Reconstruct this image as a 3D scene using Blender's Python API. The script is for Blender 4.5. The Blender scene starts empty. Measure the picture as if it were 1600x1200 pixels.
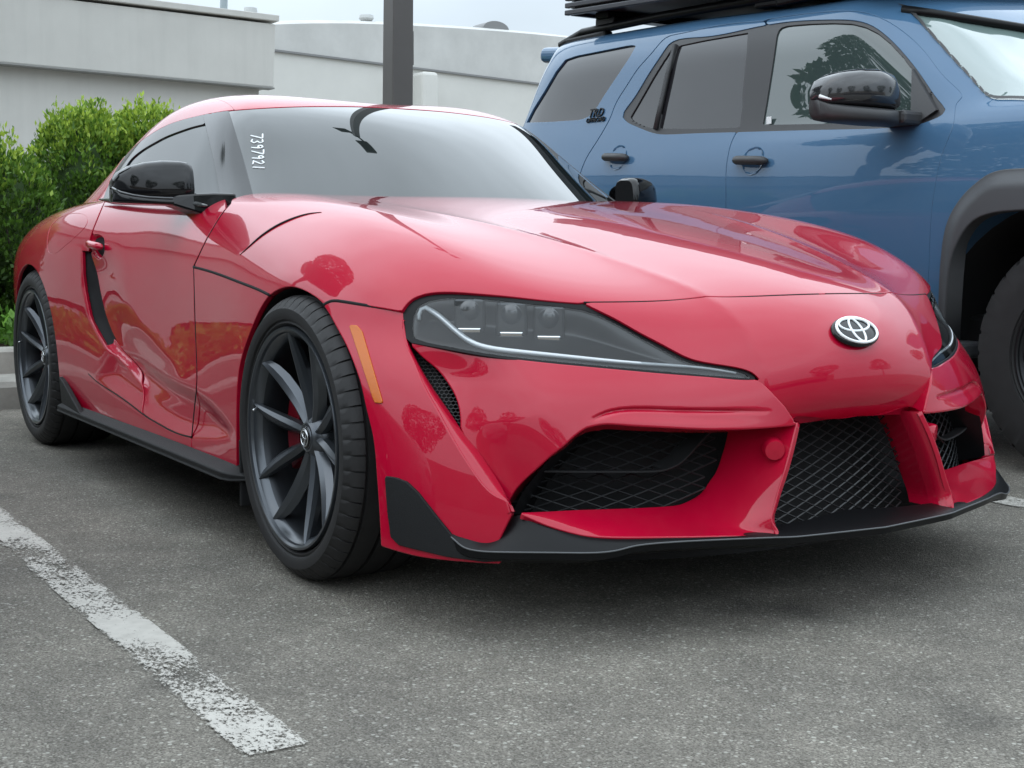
import bpy, bmesh, math, random
import numpy as np
from mathutils import Vector, Matrix
from mathutils.bvhtree import BVHTree
R = math.radians
random.seed(7); np.random.seed(7)
scene = bpy.context.scene
COL = scene.collection

# ------------------------------------------------------------------ camera
# car frame = world: +X is the way the cars point, +Y the sports car's left, front axle of the sports car at x = 0
CAM = np.array([2.877, -2.1274, 0.7789])
YAW, PITCH, ROLL, FPX = 2.5777, 0.1038, 0.0043, 2119.7
_d = np.array([math.cos(YAW)*math.cos(PITCH), math.sin(YAW)*math.cos(PITCH), -math.sin(PITCH)])
_r = np.cross(_d, [0, 0, 1.]); _r /= np.linalg.norm(_r)
_u = np.cross(_r, _d)
CR = _r*math.cos(ROLL)+_u*math.sin(ROLL)
CU = -_r*math.sin(ROLL)+_u*math.cos(ROLL)
CD = _d
cam_data = bpy.data.cameras.new('camera')
cam_data.sensor_width = 36.0
cam_data.lens = FPX/1600*36.0
cam_data.clip_start = 0.05
cam_data.clip_end = 2000
cam = bpy.data.objects.new('camera', cam_data)
M = Matrix(((CR[0], CU[0], -CD[0], CAM[0]), (CR[1], CU[1], -CD[1], CAM[1]), (CR[2], CU[2], -CD[2], CAM[2]), (0, 0, 0, 1)))
cam.matrix_world = M
COL.objects.link(cam)
scene.camera = cam

# ------------------------------------------------------------------ sky and sun (bright overcast)
world = bpy.data.worlds.new('World')
scene.world = world
world.use_nodes = True
wn, wl = world.node_tree.nodes, world.node_tree.links
wn.clear()
out = wn.new('ShaderNodeOutputWorld')
bg = wn.new('ShaderNodeBackground')
SUN_EL, SUN_AZ = R(58), R(200)
sky = wn.new('ShaderNodeTexSky')
sky.sky_type = 'NISHITA'
sky.sun_disc = False
sky.sun_elevation = SUN_EL
sky.sun_rotation = SUN_AZ
sky.air_density = 1.0
sky.dust_density = 3.0
sc_sky = wn.new('ShaderNodeVectorMath'); sc_sky.operation = 'SCALE'; sc_sky.inputs['Scale'].default_value = 0.08
wl.new(sky.outputs['Color'], sc_sky.inputs[0])
# the cloud deck: brighter overhead than at the horizon (overcast sky), with soft cloud structure
tc = wn.new('ShaderNodeTexCoord')
sep = wn.new('ShaderNodeSeparateXYZ'); wl.new(tc.outputs['Generated'], sep.inputs[0])
mr = wn.new('ShaderNodeMapRange'); mr.interpolation_type = 'SMOOTHSTEP'; mr.inputs['From Min'].default_value = 0.04; mr.inputs['From Max'].default_value = 0.62
mr.inputs['To Min'].default_value = 0.60; mr.inputs['To Max'].default_value = 1.42
wl.new(sep.outputs['Z'], mr.inputs['Value'])
nz = wn.new('ShaderNodeTexNoise'); nz.inputs['Scale'].default_value = 2.2; nz.inputs['Detail'].default_value = 5; nz.inputs['Roughness'].default_value = 0.5
mp = wn.new('ShaderNodeMapping'); mp.inputs['Scale'].default_value = (1, 1, 2.2)
wl.new(tc.outputs['Generated'], mp.inputs['Vector']); wl.new(mp.outputs['Vector'], nz.inputs['Vector'])
nr = wn.new('ShaderNodeMapRange'); nr.inputs['From Min'].default_value = 0.3; nr.inputs['From Max'].default_value = 0.7
nr.inputs['To Min'].default_value = 0.82; nr.inputs['To Max'].default_value = 1.16
wl.new(nz.outputs['Fac'], nr.inputs['Value'])
mm = wn.new('ShaderNodeMath'); mm.operation = 'MULTIPLY'
wl.new(mr.outputs['Result'], mm.inputs[0]); wl.new(nr.outputs['Result'], mm.inputs[1])
cl = wn.new('ShaderNodeVectorMath'); cl.operation = 'SCALE'; cl.inputs[0].default_value = (0.85, 0.98, 1.09)
wl.new(mm.outputs[0], cl.inputs['Scale'])
mx = wn.new('ShaderNodeMix'); mx.data_type = 'RGBA'; mx.inputs['Factor'].default_value = 0.88
wl.new(sc_sky.outputs[0], mx.inputs['A']); wl.new(cl.outputs[0], mx.inputs['B'])
wl.new(mx.outputs['Result'], bg.inputs['Color'])
bg.inputs['Strength'].default_value = 1.0
wl.new(bg.outputs[0], out.inputs['Surface'])

sun_d = bpy.data.lights.new('sun', 'SUN')
sun_d.energy = 0.5
sun_d.angle = R(176)
sun_d.color = (1.0, 0.96, 0.9)
sun = bpy.data.objects.new('sun', sun_d)
sd = Vector((math.sin(SUN_AZ)*math.cos(SUN_EL), math.cos(SUN_AZ)*math.cos(SUN_EL), math.sin(SUN_EL)))
sun.rotation_euler = sd.to_track_quat('Z', 'Y').to_euler()
COL.objects.link(sun)
scene.view_settings.view_transform = 'Standard'
scene.view_settings.look = 'None'
scene.view_settings.exposure = 0.66
scene.view_settings.gamma = 1.0

# ------------------------------------------------------------------ helpers
def ray(px, py):
    return CD + (px-800)/FPX*CR - (py-600)/FPX*CU
def bp(px, py, ax, val):
    k = ray(px, py); i = 'xyz'.index(ax)
    return CAM + (val-CAM[i])/k[i]*k
def tag(o, label=None, cat=None, group=None, kind=None):
    if label: o['label'] = label
    if cat: o['category'] = cat
    if group: o['group'] = group
    if kind: o['kind'] = kind
    return o
def empty(name, loc=(0, 0, 0), label=None, cat=None, group=None):
    o = bpy.data.objects.new(name, None); o.location = loc
    o.empty_display_size = 0.2
    COL.objects.link(o)
    return tag(o, label, cat, group)
def link(name, me, mat=None, parent=None):
    o = bpy.data.objects.new(name, me)
    if mat is not None:
        if isinstance(mat, (list, tuple)):
            for m in mat: me.materials.append(m)
        else:
            me.materials.append(mat)
    COL.objects.link(o)
    if parent is not None:
        o.parent = parent
        if parent.type == 'EMPTY' and Vector(parent.location).length > 1e-9:
            o.matrix_parent_inverse = Matrix.Translation(-Vector(parent.location))
    return o
def mesh(name, V, F, mat=None, parent=None, smooth=True, mats=None, fm=None):
    """V in world coordinates; one mesh object"""
    me = bpy.data.meshes.new(name)
    me.from_pydata([tuple(map(float, v)) for v in V], [], [tuple(map(int, f)) for f in F])
    if smooth: me.polygons.foreach_set('use_smooth', [True]*len(me.polygons))
    if fm is not None: me.polygons.foreach_set('material_index', list(fm))
    me.update()
    return link(name, me, mat, parent)
class MB:
    """collects shapes for one mesh"""
    def __init__(s): s.V = []; s.F = []; s.m = []
    def add(s, V, F, m=0):
        b = len(s.V); s.V += [tuple(map(float, v)) for v in V]; s.F += [tuple(int(i)+b for i in f) for f in F]; s.m += [m]*len(F)
        return s
    def box(s, c, d, rot=None, m=0):
        x, y, z = [q/2 for q in d]
        P = [Vector(p) for p in ((-x,-y,-z),(x,-y,-z),(x,y,-z),(-x,y,-z),(-x,-y,z),(x,-y,z),(x,y,z),(-x,y,z))]
        if rot is not None: P = [rot @ p for p in P]
        return s.add([p+Vector(c) for p in P], [(0,3,2,1),(4,5,6,7),(0,1,5,4),(1,2,6,5),(2,3,7,6),(3,0,4,7)], m)
    def tube(s, pts, r, n=10, m=0, caps=True):
        pts = [Vector(p) for p in pts]; rs = r if isinstance(r, (list, tuple)) else [r]*len(pts)
        V = []; F = []; up = None
        for i, p in enumerate(pts):
            t = (pts[min(i+1, len(pts)-1)]-pts[max(i-1, 0)]).normalized()
            if up is None: up = Vector((0, 0, 1)) if abs(t.z) < 0.9 else Vector((1, 0, 0))
            a = t.cross(up).normalized(); b = a.cross(t).normalized(); up = b
            V += [p+(a*math.cos(2*math.pi*k/n)+b*math.sin(2*math.pi*k/n))*rs[i] for k in range(n)]
        for i in range(len(pts)-1):
            for k in range(n):
                k2 = (k+1) % n
                F.append((i*n+k, i*n+k2, (i+1)*n+k2, (i+1)*n+k))
        if caps:
            F.append(tuple(range(n))[::-1]); F.append(tuple(range((len(pts)-1)*n, len(pts)*n)))
        return s.add(V, F, m)
    def build(s, name, mat, parent=None, smooth=False, angle=None, bevel=0, seg=2):
        o = mesh(name, s.V, s.F, mat, parent, smooth or angle is not None, fm=s.m)
        if bevel:
            md = o.modifiers.new('bevel', 'BEVEL'); md.width = bevel; md.segments = seg; md.limit_method = 'ANGLE'; md.angle_limit = R(35)
            md.harden_normals = False
        if angle is not None: sharp(o.data, angle)
        return o
def sharp(me, deg):
    """mark edges sharper than deg as sharp so smooth shading keeps them"""
    bm = bmesh.new(); bm.from_mesh(me)
    for e in bm.edges:
        if len(e.link_faces) == 2: e.smooth = e.calc_face_angle(0) < R(deg)
    bm.to_mesh(me); bm.free()
def spline(P, n=None, ts=None, closed=False):
    """C2 natural cubic spline through points P, chord-length parameter; returns n samples even in the parameter"""
    P = np.asarray(P, float)
    if closed: P = np.vstack([P[-3:], P, P[:3]])
    m = len(P)
    d = np.sqrt(np.linalg.norm(np.diff(P, axis=0), axis=1)+1e-12)**1.6 + 1e-9
    t = np.concatenate([[0], np.cumsum(d)])
    if m == 2: M2 = np.zeros_like(P)
    else:
        A = np.zeros((m, m)); b = np.zeros_like(P); A[0, 0] = A[-1, -1] = 1
        for i in range(1, m-1):
            A[i, i-1] = d[i-1]; A[i, i] = 2*(d[i-1]+d[i]); A[i, i+1] = d[i]
            b[i] = 6*((P[i+1]-P[i])/d[i]-(P[i]-P[i-1])/d[i-1])
        M2 = np.linalg.solve(A, b)
    def ev(tt):
        k = np.clip(np.searchsorted(t, tt, side='right')-1, 0, m-2)
        h = d[k][:, None]; a = (t[k+1]-tt)[:, None]/h; c = (tt-t[k])[:, None]/h
        return a*P[k]+c*P[k+1]+((a**3-a)*M2[k]+(c**3-c)*M2[k+1])*h*h/6
    if ts is not None: return ev(np.asarray(ts))
    t0, t1 = (t[3], t[-3]) if closed else (0, t[-1])
    # even arc length
    tt = np.linspace(t0, t1, max(200, 8*n)); Q = ev(tt)
    s = np.concatenate([[0], np.cumsum(np.linalg.norm(np.diff(Q, axis=0), axis=1))])
    w = np.interp(np.linspace(0, s[-1], n+1 if closed else n), s, tt)
    if closed: w = w[:-1]
    return ev(w)
def polyline(P, n):
    P = np.asarray(P, float)
    s = np.concatenate([[0], np.cumsum(np.linalg.norm(np.diff(P, axis=0), axis=1))])
    w = np.linspace(0, s[-1], n)
    return np.stack([np.interp(w, s, P[:, k]) for k in range(P.shape[1])], -1)
def grid_faces(a, b, flip=False, closed=False):
    F = []
    for i in range(a-1):
        for j in range(b if closed else b-1):
            j2 = (j+1) % b
            f = (i*b+j, i*b+j2, (i+1)*b+j2, (i+1)*b+j)
            F.append(f[::-1] if flip else f)
    return F
def nodes_smooth(G, lam_u=0.15, lam_v=0.15, it=1):
    """penalised smoothing of a control grid (rows x cols x 3): keeps the shape, removes hand jitter"""
    a, b, _ = G.shape
    def D2(n):
        D = np.zeros((n-2, n))
        for i in range(n-2): D[i, i:i+3] = (1, -2, 1)
        return D.T@D
    Lu, Lv = D2(a), D2(b)
    Au = np.linalg.inv(np.eye(a)+lam_u*Lu) if lam_u else np.eye(a)
    Av = np.linalg.inv(np.eye(b)+lam_v*Lv) if lam_v else np.eye(b)
    return np.einsum('ij,jkc,lk->ilc', Au, G, Av)
def loft(G, nu, nv):
    """C2 surface through the control grid"""
    a, b, _ = G.shape
    T = np.stack([_even(G[:, j], nu) for j in range(b)], 1)
    return np.stack([_even(T[i], nv) for i in range(nu)], 0)
def _even(P, n):
    # shared uniform parameter (keeps rows aligned)
    m = len(P)
    A = np.zeros((m, m)); bb = np.zeros_like(P); A[0, 0] = A[-1, -1] = 1
    for i in range(1, m-1):
        A[i, i-1] = 1; A[i, i] = 4; A[i, i+1] = 1; bb[i] = 6*(P[i+1]-2*P[i]+P[i-1])
    M2 = np.linalg.solve(A, bb)
    tt = np.linspace(0, m-1, n); k = np.clip(tt.astype(int), 0, m-2); a = (k+1-tt)[:, None]; c = (tt-k)[:, None]
    return a*P[k]+c*P[k+1]+((a**3-a)*M2[k]+(c**3-c)*M2[k+1])/6
def normals(V, F):
    V = np.asarray(V); N = np.zeros_like(V)
    for f in F:
        p = V[list(f)]
        n = np.cross(p[2]-p[0], (p[3] if len(f) > 3 else p[1])-p[1]) if len(f) > 3 else np.cross(p[1]-p[0], p[2]-p[0])
        for i in f: N[i] += n
    return N/(np.linalg.norm(N, axis=1)[:, None]+1e-12)
def tri_normals(V, T):
    V = np.asarray(V); T = np.asarray(T); N = np.zeros_like(V)
    n = np.cross(V[T[:, 1]]-V[T[:, 0]], V[T[:, 2]]-V[T[:, 0]])
    for k in range(3): np.add.at(N, T[:, k], n)
    return N/(np.linalg.norm(N, axis=1)[:, None]+1e-12)
def sdf_poly(P, poly):
    """signed distance of 2-D points to a closed polygon, positive inside"""
    P = np.asarray(P); poly = np.asarray(poly, float); d = np.full(len(P), 1e9); ins = np.zeros(len(P), bool)
    for i in range(len(poly)):
        a, b = poly[i], poly[(i+1) % len(poly)]
        e = b-a; L = e@e
        if L < 1e-14: continue
        t = np.clip(((P-a)@e)/L, 0, 1)
        d = np.minimum(d, np.linalg.norm(P-a-t[:, None]*e, axis=1))
        c = (a[1] > P[:, 1]) != (b[1] > P[:, 1])
        with np.errstate(divide='ignore', invalid='ignore'):
            xi = a[0]+(P[:, 1]-a[1])*(b[0]-a[0])/(b[1]-a[1]) if abs(b[1]-a[1]) > 1e-14 else np.full(len(P), -1e9)
        ins ^= c & (P[:, 0] < xi)
    return np.where(ins, d, -d)
def clip(V, N, T, f):
    """cut a triangle mesh at f = 0, keep f > 0"""
    V = np.asarray(V, float); N = np.asarray(N, float); T = np.asarray(T, int); f = np.asarray(f, float)
    s = f[T] > 0; k = s.sum(1)
    out = [T[k == 3]]; newV = []; newN = []; cache = {}
    def cut_(i, j):
        q = (i, j) if i < j else (j, i)
        if q not in cache:
            t = f[i]/(f[i]-f[j]); n = N[i]*(1-t)+N[j]*t
            newV.append(V[i]+t*(V[j]-V[i])); newN.append(n/(np.linalg.norm(n)+1e-12)); cache[q] = len(V)+len(newV)-1
        return cache[q]
    ex = []
    for t, sg_, kk in zip(T[(k == 1) | (k == 2)].tolist(), s[(k == 1) | (k == 2)].tolist(), k[(k == 1) | (k == 2)]):
        i = sg_.index(True) if kk == 1 else sg_.index(False)
        a, b, c = t[i], t[(i+1) % 3], t[(i+2) % 3]; ab, ac = cut_(a, b), cut_(a, c)
        if kk == 1: ex.append((a, ab, ac))
        else: ex.append((ab, b, c)); ex.append((ab, c, ac))
    if ex: out.append(np.array(ex, int))
    T = np.vstack(out)
    V = np.vstack([V, np.array(newV).reshape(-1, 3)]); N = np.vstack([N, np.array(newN).reshape(-1, 3)])
    used = np.unique(T); m = np.zeros(len(V), int); m[used] = np.arange(len(used))
    return V[used], N[used], [tuple(t) for t in m[T].tolist()]
def fold(V, N, T, depth=0.012, r=0.002, seg=2):
    """turn the free border of a panel inwards with a small radius, so panels have an edge and thickness"""
    V = np.asarray(V); N = np.asarray(N)
    cnt = {}
    for t in T:
        for a, b in ((t[0], t[1]), (t[1], t[2]), (t[2], t[0])):
            cnt[(a, b)] = 1
    B = [(a, b) for (a, b) in cnt if (b, a) not in cnt]
    B = [(a, b) for (a, b) in B if not (abs(V[a][1]) < 1e-5 and abs(V[b][1]) < 1e-5)]
    outd = {}
    for a, b in B:
        e = V[b]-V[a]; L = np.linalg.norm(e)
        if L < 1e-9: continue
        for v in (a, b):
            o = np.cross(e/L, N[v]); outd[v] = outd.get(v, np.zeros(3))+o*L
    V2 = [tuple(v) for v in V]; N2 = [tuple(n) for n in N]; idx = {}
    steps = [(math.sin(a)*r, r*(1-math.cos(a)), a) for a in (math.pi/2*(k+1)/seg for k in range(seg))]+[(r, depth, math.pi/2)]
    for v, o in outd.items():
        o = o-N[v]*(o@N[v]); l = np.linalg.norm(o); o = o/l if l > 1e-9 else o
        ids = [v]
        for (s, dn, a) in steps:
            V2.append(tuple(V[v]+o*s-N[v]*dn)); n = N[v]*math.cos(a)+o*math.sin(a); N2.append(tuple(n)); ids.append(len(V2)-1)
        idx[v] = ids
    T2 = list(T)
    for a, b in B:
        if a not in idx or b not in idx: continue
        for k in range(len(steps)):
            T2.append((idx[b][k], idx[a][k], idx[a][k+1])); T2.append((idx[b][k], idx[a][k+1], idx[b][k+1]))
    return np.array(V2), np.array(N2), T2
def largest(V, N, T):
    """keep the biggest connected piece of a patch"""
    p = list(range(len(V)))
    def find(a):
        while p[a] != a: p[a] = p[p[a]]; a = p[a]
        return a
    for t in T:
        a = find(t[0])
        for q in t[1:]: p[find(q)] = a
    cnt = {}
    for t in T: r = find(t[0]); cnt[r] = cnt.get(r, 0)+1
    best = max(cnt, key=cnt.get); T = np.array([t for t in T if find(t[0]) == best])
    used = np.unique(T); m = np.zeros(len(V), int); m[used] = np.arange(len(used))
    return np.asarray(V)[used], np.asarray(N)[used], [tuple(t) for t in m[T].tolist()]
def mirror(V, N, T):
    V = np.array(V); N = np.array(N); V[:, 1] *= -1; N[:, 1] *= -1
    return V, N, [t[::-1] for t in T]
def join(*parts):
    V = []; N = []; T = []; seen = {}
    for v, n, t in parts:
        idx = []
        for x, y in zip(np.asarray(v).tolist(), np.asarray(n).tolist()):
            k = (round(x[0], 5), round(x[2], 5), round(y[0], 2)) if abs(x[1]) < 1e-5 else None
            if k is not None and k in seen: idx.append(seen[k]); continue
            V.append(x); N.append(y); idx.append(len(V)-1)
            if k is not None: seen[k] = len(V)-1
        T += [q for q in (tuple(idx[i] for i in q) for q in t) if len(set(q)) == len(q)]
    return np.array(V).reshape(-1, 3), np.array(N).reshape(-1, 3), T
def panel(name, VNT, mat, parent):
    V, N, T = VNT
    me = bpy.data.meshes.new(name)
    me.from_pydata([tuple(map(float, v)) for v in V], [], [tuple(int(i) for i in t) for t in T])
    me.polygons.foreach_set('use_smooth', [True]*len(me.polygons))
    me.update()
    me.normals_split_custom_set_from_vertices([tuple(map(float, n)) for n in N])
    return link(name, me, mat, parent)
def surf(G, nu, nv, flip=False, smooth=0.0, sym=False):
    """control grid -> dense triangle surface with normals; sym: the first column lies on the car's centre plane"""
    G = np.asarray(G, float)
    if sym:
        Mi = G[:, :0:-1].copy(); Mi[..., 1] *= -1; G = np.concatenate([Mi, G], 1)
    if smooth: G = nodes_smooth(G, smooth, smooth)
    Q = loft(G, nu, 2*nv-1 if sym else nv)
    F = grid_faces(nu, Q.shape[1], flip)
    T = np.array([(f[0], f[1], f[2]) for f in F]+[(f[0], f[2], f[3]) for f in F])
    N = tri_normals(Q.reshape(-1, 3), T).reshape(Q.shape)
    if sym:
        Q = Q[:, nv-1:]; N = N[:, nv-1:]; Q[:, 0, 1] = 0; N[:, 0, 1] = 0
        F = grid_faces(nu, nv, flip); T = np.array([(f[0], f[1], f[2]) for f in F]+[(f[0], f[2], f[3]) for f in F])
    return Q.reshape(-1, 3).copy(), N.reshape(-1, 3).copy(), [tuple(t) for t in T.tolist()]
# ------------------------------------------------------------------ materials
def new_mat(name):
    m = bpy.data.materials.new(name); m.use_nodes = True
    nt = m.node_tree; b = nt.nodes['Principled BSDF']
    return m, nt, b
def simple(name, col, rough=0.5, metal=0.0, spec=0.5, coat=0.0, coat_r=0.05, ior=1.5, bump=0.0, bscale=200.0, var=0.0, vscale=8.0):
    m, nt, b = new_mat(name)
    b.inputs['Base Color'].default_value = (*col, 1)
    b.inputs['Roughness'].default_value = rough
    b.inputs['Metallic'].default_value = metal
    b.inputs['Specular IOR Level'].default_value = spec
    b.inputs['Coat Weight'].default_value = coat
    b.inputs['Coat Roughness'].default_value = coat_r
    b.inputs['IOR'].default_value = ior
    tc = None
    if bump or var:
        tc = nt.nodes.new('ShaderNodeTexCoord')
    if bump:
        n = nt.nodes.new('ShaderNodeTexNoise'); n.inputs['Scale'].default_value = bscale; n.inputs['Detail'].default_value = 3
        bm_ = nt.nodes.new('ShaderNodeBump'); bm_.inputs['Strength'].default_value = bump; bm_.inputs['Distance'].default_value = 0.002
        nt.links.new(tc.outputs['Object'], n.inputs['Vector']); nt.links.new(n.outputs['Fac'], bm_.inputs['Height'])
        nt.links.new(bm_.outputs['Normal'], b.inputs['Normal'])
    if var:
        n = nt.nodes.new('ShaderNodeTexNoise'); n.inputs['Scale'].default_value = vscale; n.inputs['Detail'].default_value = 6; n.inputs['Roughness'].default_value = 0.65
        nt.links.new(tc.outputs['Object'], n.inputs['Vector'])
        mr = nt.nodes.new('ShaderNodeMapRange'); mr.inputs['From Min'].default_value = 0.3; mr.inputs['From Max'].default_value = 0.7
        mr.inputs['To Min'].default_value = 1-var; mr.inputs['To Max'].default_value = 1+var
        nt.links.new(n.outputs['Fac'], mr.inputs['Value'])
        sc = nt.nodes.new('ShaderNodeVectorMath'); sc.operation = 'SCALE'; sc.inputs[0].default_value = col
        nt.links.new(mr.outputs['Result'], sc.inputs['Scale']); nt.links.new(sc.outputs[0], b.inputs['Base Color'])
    return m
def car_paint(name, col, rough=0.35, metal=0.0, orange=0.0):
    m, nt, b = new_mat(name)
    b.inputs['Roughness'].default_value = rough
    b.inputs['Metallic'].default_value = metal
    b.inputs['Specular IOR Level'].default_value = 0.08
    b.inputs['Coat Weight'].default_value = 1.0
    b.inputs['Coat Roughness'].default_value = 0.012
    b.inputs['Coat IOR'].default_value = 1.46
    tc = nt.nodes.new('ShaderNodeTexCoord')
    # dust film: a hint paler on parts of the paint
    n = nt.nodes.new('ShaderNodeTexNoise'); n.inputs['Scale'].default_value = 7; n.inputs['Detail'].default_value = 8; n.inputs['Roughness'].default_value = 0.7
    nt.links.new(tc.outputs['Object'], n.inputs['Vector'])
    mr = nt.nodes.new('ShaderNodeMapRange'); mr.inputs['From Min'].default_value = 0.45; mr.inputs['From Max'].default_value = 0.8
    mr.inputs['To Min'].default_value = 0.0; mr.inputs['To Max'].default_value = 0.02
    nt.links.new(n.outputs['Fac'], mr.inputs['Value'])
    mx = nt.nodes.new('ShaderNodeMix'); mx.data_type = 'RGBA'
    mx.inputs['A'].default_value = (*col, 1); mx.inputs['B'].default_value = (0.4, 0.37, 0.34, 1)
    nt.links.new(mr.outputs['Result'], mx.inputs['Factor']); nt.links.new(mx.outputs['Result'], b.inputs['Base Color'])
    # faint orange peel in the clear coat
    n2 = nt.nodes.new('ShaderNodeTexNoise'); n2.inputs['Scale'].default_value = 14; n2.inputs['Detail'].default_value = 1
    bm_ = nt.nodes.new('ShaderNodeBump'); bm_.inputs['Strength'].default_value = 0.02; bm_.inputs['Distance'].default_value = 0.01
    nt.links.new(tc.outputs['Object'], n2.inputs['Vector']); nt.links.new(n2.outputs['Fac'], bm_.inputs['Height'])
    nt.links.new(bm_.outputs['Normal'], b.inputs['Coat Normal'])
    return m
MAT = {}
MAT['red'] = car_paint('red_paint', (0.42, 0.0018, 0.025))
MAT['blue'] = car_paint('blue_paint', (0.058, 0.138, 0.245), rough=0.4, metal=0.0)
MAT['gloss_black'] = simple('gloss_black_plastic', (0.006, 0.006, 0.007), 0.06, spec=0.45)
MAT['satin_black'] = simple('satin_black_plastic', (0.006, 0.0062, 0.007), 0.38, spec=0.2, bump=0.08, bscale=900)
MAT['matte_black'] = simple('textured_black_plastic', (0.011, 0.0112, 0.012), 0.6, spec=0.25, bump=0.25, bscale=700)
MAT['mesh'] = simple('grille_plastic', (0.014, 0.0145, 0.016), 0.4)
MAT['void'] = simple('unlit_black_liner', (0.006, 0.006, 0.007), 0.9)
MAT['rubber'] = simple('tyre_rubber', (0.0135, 0.013, 0.0135), 0.66, bump=0.15, bscale=500, var=0.2, vscale=20)
MAT['rim'] = simple('grey_painted_alloy', (0.078, 0.086, 0.097), 0.28, metal=0.7, coat=0.3, coat_r=0.15)
MAT['barrel'] = simple('dark_wheel_barrel', (0.028, 0.031, 0.036), 0.34, metal=0.6)
MAT['chrome'] = simple('polished_chrome', (0.8, 0.82, 0.84), 0.08, metal=1.0)
MAT['silver'] = simple('satin_silver', (0.62, 0.63, 0.64), 0.3, metal=0.9)
MAT['white'] = simple('white_marker', (0.82, 0.84, 0.84), 0.6)
MAT['steel'] = simple('brake_steel', (0.22, 0.22, 0.23), 0.35, metal=1.0)
MAT['caliper'] = simple('red_caliper', (0.14, 0.003, 0.01), 0.3, coat=0.5)
MAT['amber'] = simple('amber_lens', (0.52, 0.115, 0.0), 0.25, coat=0.1, bump=0.2, bscale=120)
MAT['housing'] = simple('headlight_housing', (0.02, 0.021, 0.023), 0.3)
MAT['ledstrip'] = simple('clear_light_guide', (0.6, 0.63, 0.65), 0.35)
def glass(name, tint, mirror=0.0, ior=1.7):
    """dark tinted pane: what is seen is mostly the sky mirrored in it"""
    m, nt, b = new_mat(name)
    b.inputs['Base Color'].default_value = (*tint, 1)
    b.inputs['Roughness'].default_value = 0.01
    b.inputs['IOR'].default_value = ior
    b.inputs['Coat Weight'].default_value = 1.0; b.inputs['Coat Roughness'].default_value = 0.0; b.inputs['Coat IOR'].default_value = ior
    return m
MAT['glass'] = glass('windscreen_glass', (0.012, 0.016, 0.016), ior=1.38)
MAT['glass_side'] = glass('side_glass', (0.012, 0.016, 0.016), ior=1.38); MAT['glass_side'].node_tree.nodes['Principled BSDF'].inputs['Coat Weight'].default_value = 0.0
MAT['glass_suv'] = glass('suv_glass', (0.04, 0.058, 0.056), ior=1.5)
MAT['glass_dark'] = glass('privacy_glass', (0.014, 0.0135, 0.016), ior=1.34)
def clear(name, rough=0.0, tint=(1, 1, 1), ior=1.45):
    m = bpy.data.materials.new(name); m.use_nodes = True; nt = m.node_tree; nt.nodes.clear()
    o = nt.nodes.new('ShaderNodeOutputMaterial'); t = nt.nodes.new('ShaderNodeBsdfTransparent'); t.inputs[0].default_value = (*tint, 1)
    g = nt.nodes.new('ShaderNodeBsdfGlossy'); g.inputs['Roughness'].default_value = rough
    f = nt.nodes.new('ShaderNodeFresnel'); f.inputs['IOR'].default_value = ior
    x = nt.nodes.new('ShaderNodeMixShader')
    nt.links.new(f.outputs[0], x.inputs[0]); nt.links.new(t.outputs[0], x.inputs[1]); nt.links.new(g.outputs[0], x.inputs[2]); nt.links.new(x.outputs[0], o.inputs[0])
    return m
MAT['lens'] = clear('headlight_lens', 0.012, (0.90, 0.92, 0.93), 1.55)
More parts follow.
